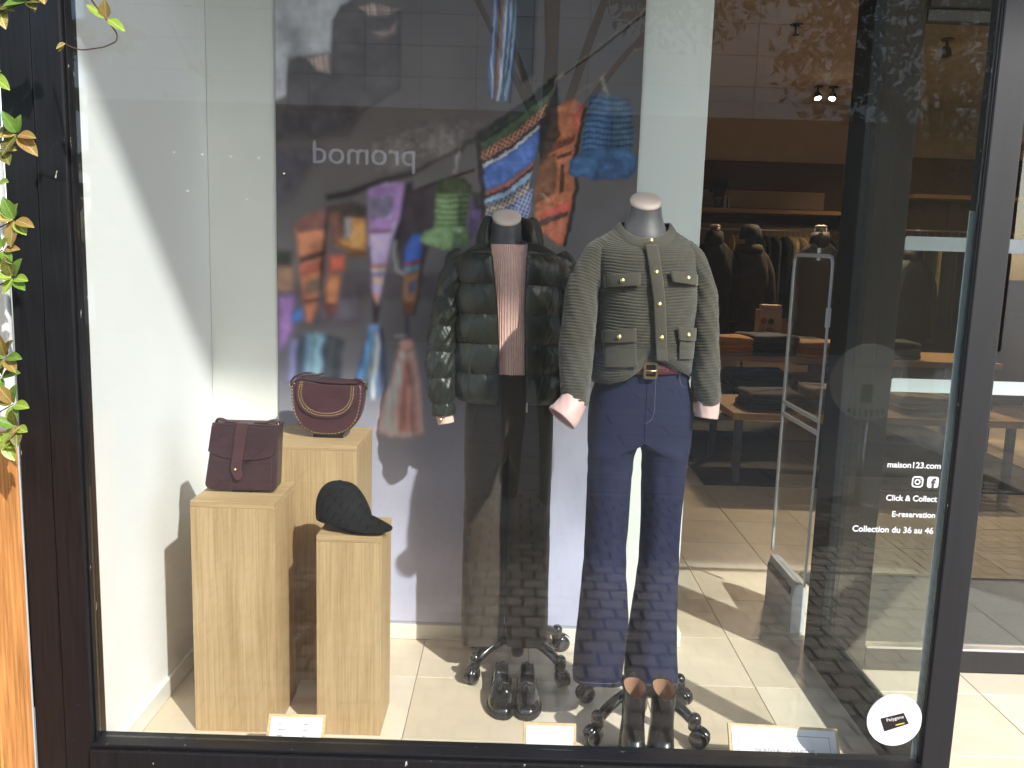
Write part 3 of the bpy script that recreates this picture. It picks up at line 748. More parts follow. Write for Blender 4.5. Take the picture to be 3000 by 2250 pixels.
# round sign on a post
rs = thing('round_sign', 'round white sign with green stripes on a post in the street', 'sign', (2.14, -3.0, -.03))
put('disc', extrude_me(circ(2.136, .74, .232, 48), -3.012, -2.995, .003), mat('sign_white', (.84, .86, .88), .5, var=.02), rs)
put('post', lathe_me([(.02, -.03), (.02, .52)], 14, 'z', (2.136, -3.02, 0)), M_CHROME, rs)
put('foot', lathe_me([(.16, -.03), (.16, -.01), (.03, .0)], 24, 'z', (2.136, -3.02, 0)), M_CHAR, rs)
text('lettering', 'NOUS RACHETONS', .05, M_GREYP, rs, (2.136, -2.9945, .83), rot=(math.pi / 2, 0, math.pi), align='CENTER', width=.24, depth=.001)
M_SGREEN = mat('green_print', (.05, .16, .07), .5)
for i in range(7):
    box('stripe', (2.02 + i * .034, -2.9948, .535 + (.018 if i in (0, 6) else 0)), (2.036 + i * .034, -2.9935, .58), M_SGREEN, rs, 0)
box('printed_bag', (2.09, -2.9948, .62), (2.16, -2.9935, .73), M_SGREEN, rs, 0)

# street tree
def leaf_cloud(n, centers, rad, size, seed):
    g = np.random.default_rng(seed)
    c = np.array(centers)[g.integers(0, len(centers), n)]
    d = g.normal(size=(n, 3)); d /= np.linalg.norm(d, axis=1)[:, None]
    p = c + d * (np.array(rad)[None] if np.ndim(rad) else rad) * (g.random((n, 1)) ** .45)
    a = g.normal(size=(n, 3)); a /= np.linalg.norm(a, axis=1)[:, None]
    b = np.cross(a, g.normal(size=(n, 3))); b /= np.linalg.norm(b, axis=1)[:, None]
    s = size * (.6 + .8 * g.random((n, 1)))
    V = np.stack([p - a * s, p + b * s * .4, p + a * s, p - b * s * .4], 1).reshape(-1, 3)
    F = np.arange(4 * n).reshape(-1, 4)
    return mesh_from('leaves', V, F)
M_BARK = mat('bark', (.06, .045, .035), .9, var=.3, vscale=14, bump=(40, .8))
M_TLEAF = mat('tree_leaves', (.030, .045, .022), .6, var=.35, vscale=8, trans=.12)
def tree(label, x, y, h, crown, n, seed):
    t = thing('street_tree', label, 'tree', (x, y, -.03), 'street trees')
    tr = tube('trunk', [(x, y, -.03, .15), (x + .05, y, h * .3, .12), (x - .05, y + .1, h * .55, .09), (x, y, h * .8, .05)], M_BARK, t, 16, 10)
    for c in crown:
        tube('limb', [(x, y, h * .42, .05), ((x + c[0]) / 2, (y + c[1]) / 2, (h * .42 + c[2]) / 2 + .1, .035), (c[0], c[1], c[2], .012)], M_BARK, tr, 8, 6)
    put('crown', leaf_cloud(n, crown, (1.0, .9, .75), .07, seed), M_TLEAF, t)
tree('leafy street tree nearest the shop entrance', 4.6, -7.5, 5.2, [(3.6, -7.4, 3.6), (4.4, -7.2, 4.4), (5.4, -7.6, 3.9), (4.8, -7.0, 3.0), (3.0, -7.3, 4.7), (5.9, -7.8, 4.8), (2.2, -7.5, 5.4), (4.0, -7.6, 5.6), (5.0, -7.5, 2.3)], 9000, 3)
tree('leafy street tree with hanging branches over the street', .4, -9.0, 6.5, [(-.8, -8.6, 5.4), (.2, -8.4, 5.2), (1.2, -8.8, 5.2), (1.9, -8.6, 4.6), (.3, -9, 6.4), (-1.6, -8.8, 6.2), (1.6, -9, 6.2)], 7000, 4)
# ------------------------------------------------------------------ poster print (blurred photo of knitted bunting)
def poster():
    x0, x1, z0, z1 = -.832, .408, .068, 2.60
    nx, nz = 320, 650
    xs = np.linspace(x0, x1, nx); zs = np.linspace(z0, z1, nz)
    X, Z = np.meshgrid(xs, zs)
    def noise(sc, seed):
        g = np.random.default_rng(seed)
        n = g.random((int((z1 - z0) * sc) + 3, int((x1 - x0) * sc) + 3))
        fx = (X - x0) * sc; fz = (Z - z0) * sc
        i = fx.astype(int); j = fz.astype(int); u = fx - i; v = fz - j
        u = u * u * (3 - 2 * u); v = v * v * (3 - 2 * v)
        return (n[j, i] * (1 - u) + n[j, i + 1] * u) * (1 - v) + (n[j + 1, i] * (1 - u) + n[j + 1, i + 1] * u) * v
    big = noise(4, 1) * .6 + noise(9, 2) * .4
    # backdrop tones: brown grey above, lavender grey below
    def srgb(c): return np.array(lin(c))
    t = np.clip((Z - .35) / .75, 0, 1)[..., None]
    base = srgb((146, 148, 170)) * (1 - t) + srgb((92, 87, 90)) * t
    t2 = np.clip((Z - 1.35) / .5, 0, 1)[..., None]
    base = base * (1 - t2) + srgb((80, 72, 70)) * t2
    img = base * (.78 + .44 * big)[..., None]
    fine = noise(60, 5); finer = noise(130, 6); shade = noise(14, 21) * .6 + noise(30, 22) * .4
    r1 = np.random.default_rng(31).random(4000)
    def strand(x, z):
        q = (x + 2 + .10 * (z - 1) + .004 * np.sin(z * 25)) * 190
        i = q.astype(int); f = q - i
        return r1[i] * (1 - f) + r1[i + 1] * f
    for pts, col, soft, tex in POSTER_SHAPES:
        P = np.array(pts); pad = soft * 3 + .01
        i0, i1 = np.searchsorted(xs, [P[:, 0].min() - pad, P[:, 0].max() + pad]); j0, j1 = np.searchsorted(zs, [P[:, 1].min() - pad, P[:, 1].max() + pad])
        if i1 - i0 < 1 or j1 - j0 < 1: continue
        x = X[j0:j1, i0:i1]; z = Z[j0:j1, i0:i1]
        # ragged knit edge
        wob = (.004 if tex in (1, 2, 4, 5) else .0015)
        xx = x + (fine[j0:j1, i0:i1] - .5) * wob * 2; zz = z + (finer[j0:j1, i0:i1] - .5) * wob * 2
        ins = np.zeros(x.shape, bool); dist = np.full(x.shape, 9.0)
        n = len(P)
        for a in range(n):
            ax, az = P[a]; bx, bz = P[(a + 1) % n]
            dx, dz = bx - ax, bz - az
            h = np.clip(((xx - ax) * dx + (zz - az) * dz) / (dx * dx + dz * dz + 1e-12), 0, 1)
            dist = np.minimum(dist, np.hypot(xx - ax - h * dx, zz - az - h * dz))
            if abs(dz) > 1e-9:
                cond = ((az > zz) != (bz > zz)) & (xx < dx * (zz - az) / dz + ax)
                ins ^= cond
        sd = np.where(ins, dist, -dist)
        al = 1 / (1 + np.exp(-np.clip(sd / (soft * .5 + 1e-4), -30, 30)))
        c = srgb(col)[None, None] * np.ones(x.shape + (1,))
        k = np.ones(x.shape)
        if tex in (1, 2): k = .75 + .5 * (fine[j0:j1, i0:i1] * .5 + finer[j0:j1, i0:i1] * .5)
        if tex == 3 or soft <= .0031 and tex == 0: k = .62 + .75 * strand(x, z)
        if tex == 4: k = (.50 + .75 * np.abs(np.sin(z * math.pi / .019 + .5 * np.sin(x * 45) + .8 * (fine[j0:j1, i0:i1] - .5)))) * (.80 + .35 * finer[j0:j1, i0:i1] + .2 * np.abs(np.sin(x * math.pi / .013)))
        if tex == 5: k = .55 + .9 * ((np.sin(x * 330 + z * 120) * np.sin(z * 300 - x * 150)) > -.1) * (.7 + .5 * finer[j0:j1, i0:i1])
        k = k * (.9 + .2 * fine[j0:j1, i0:i1]) * (.55 + .9 * shade[j0:j1, i0:i1]) * np.clip(.72 + sd / .05, .72, 1.0)
        img[j0:j1, i0:i1] = img[j0:j1, i0:i1] * (1 - al[..., None]) + c * k[..., None] * al[..., None]
    # shallow focus: the far end of the bunting is out of focus
    def blur(a, s):
        r = int(3 * s); ker = np.exp(-np.arange(-r, r + 1) ** 2 / (2 * s * s)); ker /= ker.sum()
        for ax in (0, 1):
            p = np.pad(a, [(r, r) if q == ax else (0, 0) for q in range(3)], mode='edge')
            a = sum(k * np.take(p, np.arange(i, i + a.shape[ax]), axis=ax) for i, k in enumerate(ker))
        return a
    wf_ = np.clip((.02 - X) / .40, 0, 1)[..., None] * (Z < 1.75)[..., None]
    b1, b2 = blur(img, .6), blur(img, 1.3)
    img = np.where(wf_ < .5, img * (1 - 2 * wf_) + b1 * 2 * wf_, b1 * (2 - 2 * wf_) + b2 * (2 * wf_ - 1))
    # printed contrast, seen in shade in the photograph: bring back to ink reflectance
    sat = img.mean(-1, keepdims=True)
    img = np.clip((sat + (img - sat) * .84 - .005) * 1.9, .004, .85)
    V = np.zeros((nz, nx, 3)); V[..., 0] = X; V[..., 2] = Z; V[..., 1] = .9535 + .0006 * np.sin(X * 5) * np.sin(Z * 3)
    me = grid_me(V)
    ca = me.color_attributes.new('print', 'FLOAT_COLOR', 'POINT')
    rgba = np.ones((nz * nx, 4), np.float32); rgba[:, :3] = img.reshape(-1, 3)
    ca.data.foreach_set('color', rgba.ravel())
    t = NT('printed_textile')
    p = t.n("ShaderNodeBsdfPrincipled", i_Roughness=.75)
    p.inputs['Specular IOR Level'].default_value = .2
    at = t.n("ShaderNodeAttribute", attribute_name='print')
    t.l(at.outputs['Color'], p.inputs['Base Color'])
    tc = t.n("ShaderNodeTexCoord"); nz_ = t.n("ShaderNodeTexNoise", i_Scale=700.0, i_Detail=1.0); t.l(tc.outputs['Object'], nz_.inputs['Vector'])
    bn = t.n("ShaderNodeBump", i_Strength=.12, i_Distance=.001); t.l(nz_.outputs[0], bn.inputs['Height']); t.l(bn.outputs[0], p.inputs['Normal'])
    t.l(p.outputs[0], t.out.inputs[0])
    r = thing('hanging_poster', 'tall textile poster printed with blurred colourful knitted tassels and banners', 'poster', (-.21, .955, .068))
    o = put('print', me, t.m, r); solidify(o, .0015, 1)
    box('bottom_hem', (-.832, .9505, .060), (.408, .9555, .0675), mat('poster_hem', (.42, .42, .50), .7), r, .001)
    return r
poster()
# ------------------------------------------------------------------ oak pedestals
def pedestal(label, x0, x1, y0, y1, h, seed):
    r = thing('pedestal', label, 'pedestal', ((x0 + x1) / 2, (y0 + y1) / 2, 0), 'oak display pedestals')
    mv = oak_mat('oak_veneer_upright', 'z', seed); mt = oak_mat('oak_veneer_top', 'x', seed + 3)
    t = .018
    box('top_panel', (x0, y0, h - t), (x1, y1, h), mt, r, .0015)
    box('front_panel', (x0, y0 + .0003, .0005), (x1, y0 + t, h - t - .0004), mv, r, .0012)
    box('back_panel', (x0, y1 - t, .0005), (x1, y1 - .0003, h - t - .0004), mv, r, .0012)
    box('side_panel', (x0 + .0003, y0 + t + .0004, .0005), (x0 + t, y1 - t - .0004, h - t - .0004), mv, r, .0012)
    box('side_panel', (x1 - t, y0 + t + .0004, .0005), (x1 - .0003, y1 - t - .0004, h - t - .0004), mv, r, .0012)
    return r
pedestal('front oak pedestal holding the flap satchel, beside the white wall', -.907, -.667, .300, .536, .704, 1.3)
pedestal('tallest oak pedestal at the back, holding the studded bag', -.790, -.490, .620, .920, .805, 5.1)
pedestal('shortest oak pedestal, holding the black cap', -.547, -.359, .300, .492, .613, 9.4)

# ------------------------------------------------------------------ flap satchel
M_LEA = mat('burgundy_leather', (.046, .020, .023), .36, var=.22, vscale=18, bump=(300, .35), coat=.10)
M_LEA2 = mat('burgundy_leather_smooth', (.064, .022, .025), .38, var=.2, vscale=14, bump=(320, .3), coat=.08)
M_LEAS = mat('leather_strap', (.075, .032, .034), .32, var=.12, vscale=18, bump=(420, .12), coat=.15)
M_BKSTAND = mat('black_acrylic', (.01, .01, .01), .2)
def shear(me, z0, k):
    for v in me.vertices: v.co.y += (v.co.z - z0) * k
    return me
sb = thing('satchel', 'dark burgundy leather satchel with a front flap and a long tab', 'bag', (-.785, .42, .704))
ZB = .712
def low_round(xa, xb, za, zb, r, xt0, xt1, n=6):
    """tapering panel, rounded bottom corners"""
    pts = [(xt0, zb)]
    for k in range(n + 1):
        a = math.pi + (math.pi / 2) * k / n; pts.append((xa + r + r * math.cos(a), za + r + r * math.sin(a)))
    for k in range(n + 1):
        a = 1.5 * math.pi + (math.pi / 2) * k / n; pts.append((xb - r + r * math.cos(a), za + r + r * math.sin(a)))
    pts.append((xt1, zb))
    return pts
put('body', shear(extrude_me(low_round(-.898, -.686, ZB, .904, .018, -.876, -.683), .392, .452, .006, 3), ZB, .10), M_LEA, sb)
fl = [(-.878, .9035), (-.888, .826)] + [(-.882 + .2 * k / 12, .803 + .022 * (abs(k - 6) / 6) ** 2.6) for k in range(1, 12)] + [(-.690, .828), (-.681, .9035)]
put('flap', shear(extrude_me(fl, .3862, .3905, .0018, 2), ZB, .10), M_LEA, sb)
put('flap_top', shear(extrude_me([(-.878, .9042), (-.681, .9042), (-.681, .9085), (-.878, .9085)], .387, .455, .0018, 2), ZB, .10), M_LEA, sb)
tab = [(-.803, .9125), (-.818, .775)] + [(-.812 + .0155 * (1 - math.cos(math.pi * k / 8)), .775 - .030 * math.sin(math.pi * k / 8) ** .8) for k in range(1, 8)] + [(-.787, .775), (-.770, .9125)]
put('closing_tab', shear(extrude_me(tab, .3795, .3858, .001, 2), ZB, .10), M_LEAS, sb)
lathe('stud', [(0, -.0045), (.0025, -.004), (.004, -.002), (.0042, .001)], M_GOLD, sb, 14, 'y', (-.8035, .3855, .777))
put('gusset_seam', shear(extrude_me([(-.7035, .716), (-.7015, .716), (-.7000, .82), (-.7022, .82)], .3905, .3925), ZB, .10), M_LEAS, sb)
for s, xa, xb in ((1, -.868, -.835), (-1, -.692, -.73)):
    tube('shoulder_strap', [(xa - .006 * s, .43, .905, .004, .009), (xa, .43, .919, .004, .009), (xa + .014 * s, .43, .918, .004, .009), ((xa + xb) / 2 + .01 * s, .43, .912, .004, .009), (xb + .03 * s, .435, .909, .003, .009)], M_LEAS, sb, 18, 8)
    lathe('ring', [(.008, -.002), (.0095, 0), (.008, .002), (.0065, 0), (.008, -.002)], M_GOLD, sb, 14, 'x', (xa - .006 * s, .43, .905))
box('stand', (-.82, .40, .7045), (-.76, .47, .7125), M_BKSTAND, sb, .002)

# ------------------------------------------------------------------ studded saddle bag
dbag = thing('saddle_bag', 'burgundy half moon saddle bag with brass studs on the tallest pedestal', 'bag', (-.607, .76, .805))
def U(xc, hw, zt, zb, p=2.6, n=28, dx=0.0):
    pts = []
    for k in range(n + 1):
        a = math.pi * k / n
        c, s = math.cos(a), math.sin(a)
        pts.append((xc - hw * math.copysign(abs(c) ** (2 / p), c) + dx * (1 - s), zt - (zt - zb) * abs(s) ** (2 / p)))
    return pts
body_o = U(-.610, .119, .975, .814, 2.7)
put('body', shear(extrude_me(body_o + [(-.497, .988), (-.722, .990)], .715, .795, .012, 4), .81, .06), M_LEA2, dbag)
flap_o = U(-.6105, .101, .962, .872, 2.3)
put('flap', shear(extrude_me(flap_o + [(-.512, .986), (-.556, .984), (-.62, .985), (-.69, .997), (-.706, .992)], .7085, .7145, .002, 2), .81, .06), M_LEA2, dbag)
put('flap_top', shear(extrude_me([(-.712, .9955), (-.69, 1.000), (-.62, .9895), (-.556, .988), (-.508, .9895), (-.508, .9945), (-.556, .993), (-.62, .9945), (-.69, 1.0045), (-.712, 1.0)], .712, .80, .0015, 2), .81, .06), M_LEA2, dbag)
def along(pts, step, lo=0.0, hi=1.0):
    P = np.array(pts); d = np.r_[0, np.cumsum(np.hypot(*np.diff(P, axis=0).T))]
    s = np.arange(d[-1] * lo, d[-1] * hi, step)
    return np.stack([np.interp(s, d, P[:, 0]), np.interp(s, d, P[:, 1])], 1)
def studs(name, pts, y, r):
    V = []; F = []
    for x, z in pts:
        b = len(V); yy = y + (z - .81) * .06; m = 8
        for rr, dy in ((1, 0), (.75, -.6), (.3, -.95)):
            V += [(x + r * rr * math.cos(2 * math.pi * k / m), yy + r * dy, z + r * rr * math.sin(2 * math.pi * k / m)) for k in range(m)]
        for q in range(2):
            F += [(b + q * m + k, b + q * m + (k + 1) % m, b + (q + 1) * m + (k + 1) % m, b + (q + 1) * m + k) for k in range(m)]
        F.append(tuple(b + 2 * m + k for k in range(m)))
    o = put(name, mesh_from(name, V, F, True), M_GOLD, dbag); o['kind'] = 'stuff'
studs('studs', along([(-.716, .985)] + U(-.610, .112, .975, .821, 2.7) + [(-.505, .985)], .0115), .7148, .0022)
studs('studs', along([(-.694, .99)] + U(-.6105, .090, .962, .882, 2.3) + [(-.52, .985)], .0078), .7082, .0021)
studs('studs', along([(-.688, .99)] + U(-.6105, .082, .962, .890, 2.3) + [(-.527, .985)], .0078), .7082, .0021)
for s, x in ((-1, -.731), (1, -.489)):
    lathe('ring', [(.009, -.002), (.011, 0), (.009, .002), (.007, 0), (.009, -.002)], M_GOLD, dbag, 16, 'y', (x, .76, .975))
tube('shoulder_strap', [(-.735, .765, .972, .004, .010), (-.738, .765, .985, .004, .010), (-.725, .765, 1.002, .004, .010), (-.700, .765, 1.014, .004, .010), (-.675, .765, 1.016, .004, .010), (-.655, .77, 1.008, .004, .010), (-.635, .77, 1.012, .004, .008), (-.627, .77, 1.018, .003, .007)], M_LEAS, dbag, 26, 8)
tube('shoulder_strap', [(-.485, .765, .965, .004, .009), (-.484, .765, .985, .004, .009), (-.50, .765, .995, .004, .009), (-.525, .77, 1.000, .004, .009)], M_LEAS, dbag, 16, 8)
tube('side_tab', [(-.487, .75, .985, .003, .008), (-.496, .745, .95, .003, .008), (-.503, .745, .915, .003, .008)], M_LEAS, dbag, 12, 8)
box('stand', (-.655, .725, .8055), (-.555, .79, .818), M_BKSTAND, dbag, .002)

# ------------------------------------------------------------------ black cap
M_CAP = mat('black_cotton', (.008, .008, .009), .85, var=.15, vscale=20, bump=(700, .3), spec=.2)
cp_ = thing('baseball_cap', 'black baseball cap lying on the shortest pedestal', 'cap', (-.475, .40, .613))
def cap():
    cx, cy_, cz = -.486, .395, .634
    ang = math.radians(-27)                       # brim direction
    d = np.array([math.cos(ang), math.sin(ang)]); e = np.array([-d[1], d[0]])
    nu, nv = 26, 72
    G = np.zeros((nu, nv, 3))
    for i in range(nu):
        ph = (math.pi / 2) * i / (nu - 1)
        for j in range(nv):
            th = 2 * math.pi * j / nv
            r = math.cos(ph) ** .80
            seam = 1 - .022 * math.exp(-((((th / (math.pi / 3)) % 1) - .5) ** 2) / .0016) * (1 if ph < 1.45 else 0)
            lx = .090 * r * math.cos(th) * seam * (1.0 + .04 * math.cos(th)); ly = .074 * r * math.sin(th) * seam
            z = .112 * math.sin(ph) * seam + .010 * math.sin(3 * th + ph * 4) * .25 * math.cos(ph)
            # crown leans to the back, front panel slopes
            lx -= .016 * (z / .112)
            G[i, j] = (cx + d[0] * lx + e[0] * ly, cy_ + d[1] * lx + e[1] * ly, cz + z - (.020 * max(0, math.cos(th)) - .006 * max(0, -math.cos(th))) * (1 - z / .112))
    put('crown', grid_me(G, closeV=True), M_CAP, cp_)
    B = np.zeros((14, 40, 3))
    for i in range(14):
        s = i / 13
        for j in range(40):
            a = math.radians(-74 + 148 * j / 39)
            bx = .088 * math.cos(a) + s * .078 * math.cos(a) ** .55
            by = .073 * math.sin(a) * (1 - .10 * s)
            droop = -.010 * max(0, math.cos(a)) - 1.8 * by * by * s - .004 * s
            B[i, j] = (cx + d[0] * bx + e[0] * by, cy_ + d[1] * bx + e[1] * by, cz + .006 + droop + .004 * math.sin(math.pi * s))
    o = put('brim', grid_me(B), M_CAP, cp_); solidify(o, .003)
    lathe('button', [(.0, .006), (.004, .0055), (.0065, .003), (.007, 0)], M_CAP, cp_, 14, 'z', (cx - d[0] * .016, cy_ - d[1] * .016, cz + .1105))
    #S = [(cx - d[0] * .086 + e[0] * q, cy_ - d[1] * .092 + e[1] * q + 0, cz + .002 - abs(q) * .05, .011, .003) for q in (-.035, -.02, 0, .02, .035)]
cap()

# ------------------------------------------------------------------ card stands
M_CORK = mat('pale_pine', (.62, .44, .24), .6, var=.18, vscale=30, stretch=(1, 1, 6))
M_PAPER = mat('white_paper', (.84, .84, .87), .7, var=.01)
M_INK = mat('grey_ink', (.20, .20, .23), .7)
def card_stand(label, x0, x1, yb, h, lean, yaw, write):
    xc = (x0 + x1) / 2
    r = thing('card_stand', label, 'card stand', (xc, yb, 0), 'card stands along the glass')
    A = Matrix.Translation((xc, yb, .004)) @ Matrix.Rotation(yaw, 4, 'Z') @ Matrix.Rotation(-lean, 4, 'X')
    w = (x1 - x0) / 2
    def bx(name, lo, hi, m, bev, parent=r):
        me = box_me(lo, hi, bev); me.transform(A); return put(name, me, m, parent)
    bx('board', (-w, 0, 0), (w, .010, h), M_CORK, .0015)
    pp = bx('paper', (-w + .009, -.0016, .010), (w - .008, -.0004, h - .008), M_PAPER, 0)
    bx('ledge', (-w, -.014, 0), (w, -.0002, .007), M_CORK, .001)
    bx('prop', (-.02, .0105, .01), (.02, .06, .02), M_CORK, .001)
    for x, z, ww, t in write:
        if isinstance(t, str):
            me = text_me(t, .02, 'CENTER', .0002)
            xs = np.empty(len(me.vertices) * 3); me.vertices.foreach_get('co', xs); k = ww / np.ptp(xs.reshape(-1, 3)[:, 0])
            me.transform(A @ Matrix.Translation((x, -.0019, z)) @ Matrix.Rotation(math.pi / 2, 4, 'X') @ Matrix.Diagonal((k, k, 1, 1)))
            put('lettering', me, M_INK, pp)
        else:
            bx('printed_line', (x, -.0021, z), (x + ww, -.0017, z + t), M_INK, 0, pp)
card_stand('small wooden card stand with a price list in front of the pedestals', -.645, -.487, .070, .165, math.radians(32), math.radians(1), [(-.05, .138, .012, .0022), (-.05, .123, .022, .0022), (-.05, .108, .016, .0022), (.02, .138, .014, .0022), (.02, .123, .012, .0022), (.02, .108, .010, .0022)])
card_stand('small wooden card stand with a blank white card, between loafers and boots', .060, .206, .080, .160, math.radians(20), 0, [])
card_stand('wide wooden card stand with a framed printed notice near the sticker', .628, .930, .055, .185, math.radians(40), math.radians(-3), [(0, .112, .16, 'NOUVEAU CHAPITRE'), (-.125, .158, .25, .0012), (-.125, .02, .0012, .139), (.1238, .02, .0012, .139)])
# ------------------------------------------------------------------ cloth helpers
def spow(v, p): return np.sign(v) * np.abs(v) ** p
class Torso:
    """stack of superellipse rings: rows (z, cx, hw, front depth, back depth)"""
    def __init__(s, rows, cy, n=2.5, M=200, sm=5):
        R = np.array(sorted(rows), float)
        s.z = np.linspace(R[0, 0], R[-1, 0], M)
        s.c = [smooth1(np.interp(s.z, R[:, 0], R[:, k]), sm) for k in range(1, 5)]
        s.cy = cy; s.n = n
    def at(s, z): return [np.interp(z, s.z, c) for c in s.c]
    def front(s, x, z):
        cx, hw, df, db = s.at(z)
        q = np.clip(np.abs((x - cx) / hw), 0, .995)
        return s.cy - df * (1 - q ** s.n) ** (1 / s.n)
    def ring(s, th):
        """th (nz, nv): 0 = -X side .. goes to the front (-Y) first"""
        c, si = np.cos(th), np.sin(th)
        cx, hw, df, db = [a[:, None] for a in s.c]
        x = cx - hw * spow(c, 2 / s.n)
        y = s.cy - np.where(si > 0, df, db) * spow(si, 2 / s.n)
        return x, y
def wob(a, b, k=1.0, ph=0.0):
    return (np.sin(a * 1.0 * k + ph) * np.sin(b * 1.3 * k + 1.1 + ph) + .6 * np.sin(a * 2.3 * k + b * 1.7 * k + 2 + ph) + .35 * np.sin(a * 4.9 * k - b * 3.7 * k + ph)) / 1.95

def pants_me(cx, cy, hips, zc, legs, blend=.16, N=96, Mi=30, rows=150, n=2.4, fold=.003, hem=None, twist=0.0):
    """hips rows (z, hw, df, db) from the waist to the crotch zc; legs = two lists of rows (z, lcx, lcy, hw, hd)"""
    H = np.array(sorted(hips), float)
    z = np.linspace(zc, H[-1, 0], 36)
    hw, df, db = [smooth1(np.interp(z, H[:, 0], H[:, k]), 3) for k in (1, 2, 3)]
    ph = np.linspace(0, 2 * math.pi, N, endpoint=False)
    def hipring(i):
        x = cx - hw[i] * spow(np.sin(ph), 2 / n); y = cy - np.where(np.cos(ph) > 0, df[i], db[i]) * spow(np.cos(ph), 2 / n)
        return np.stack([x, y, np.full(N, z[i])], 1)
    G = np.stack([hipring(i) for i in range(36)])
    parts = [(G, True)]
    base = G[0]
    for li, L in enumerate(legs):
        sgn = -1 if li == 0 else 1
        L = np.array(sorted(L, key=lambda r: -r[0]), float)
        zz = np.linspace(zc, L[-1, 0], rows)
        lc, ly, lw, ld = [smooth1(np.interp(-zz, -L[:, 0], L[:, k]), 6) for k in (1, 2, 3, 4)]
        half = N // 2
        if sgn < 0: outer = base[:half + 1]
        else: outer = base[[0] + list(range(N - 1, half - 1, -1))]
        fr, bk = base[0], base[half]
        t = (np.arange(Mi) + 1) / (Mi + 1)
        inner = bk[None] * (1 - t)[:, None] + fr[None] * t[:, None]
        D = np.concatenate([outer, inner])
        psi = np.r_[np.linspace(0, math.pi, half + 1), math.pi + math.pi * t]
        out = np.zeros((rows, half + 1 + Mi, 3))
        for i in range(rows):
            s = np.clip((zc - zz[i]) / blend, 0, 1); s = s * s * (3 - 2 * s)
            r = 1 + fold / lw[i] * s * (wob(psi * 2.0 + twist * li, zz[i] * 9 + 3 * li) * 1.2 + .5 * np.sin(psi * 5 + 2 * li + zz[i] * 3))
            r = r + s * (.0011 / lw[i]) * (np.sin(zz[i] * 95 + psi * 2.5 + li) * math.exp(-((zz[i] - zc + .09) / .045) ** 2) + .8 * np.sin(zz[i] * 66 - psi * 3 + 2 * li) * math.exp(-((zz[i] - .52) / .09) ** 2))
            ex = lc[i] + sgn * lw[i] * r * spow(np.sin(psi), .86); ey = ly[i] - ld[i] * r * spow(np.cos(psi), .86)
            out[i, :, 0] = D[:, 0] * (1 - s) + ex * s
            out[i, :, 1] = D[:, 1] * (1 - s) + ey * s
            out[i, :, 2] = zz[i]
            if hem is not None:
                w = np.clip(1 - (zz[i] - zz[-1]) / .12, 0, 1)
                out[i, :, 2] += w * hem(li, psi)
        parts.append((out, True))
    bm = bmesh.new()
    for G_, _ in parts:
        nu, nv = G_.shape[:2]
        vs = [[bm.verts.new(G_[i, j]) for j in range(nv)] for i in range(nu)]
        for i in range(nu - 1):
            for j in range(nv):
                k = (j + 1) % nv
                bm.faces.new((vs[i][j], vs[i][k], vs[i + 1][k], vs[i + 1][j]))
    bmesh.ops.remove_doubles(bm, verts=bm.verts[:], dist=1e-5)
    bmesh.ops.recalc_face_normals(bm, faces=bm.faces[:])
    me = bpy.data.meshes.new('trouser_cloth'); bm.to_mesh(me); bm.free()
    me.polygons.foreach_set('use_smooth', [True] * len(me.polygons))
    return me

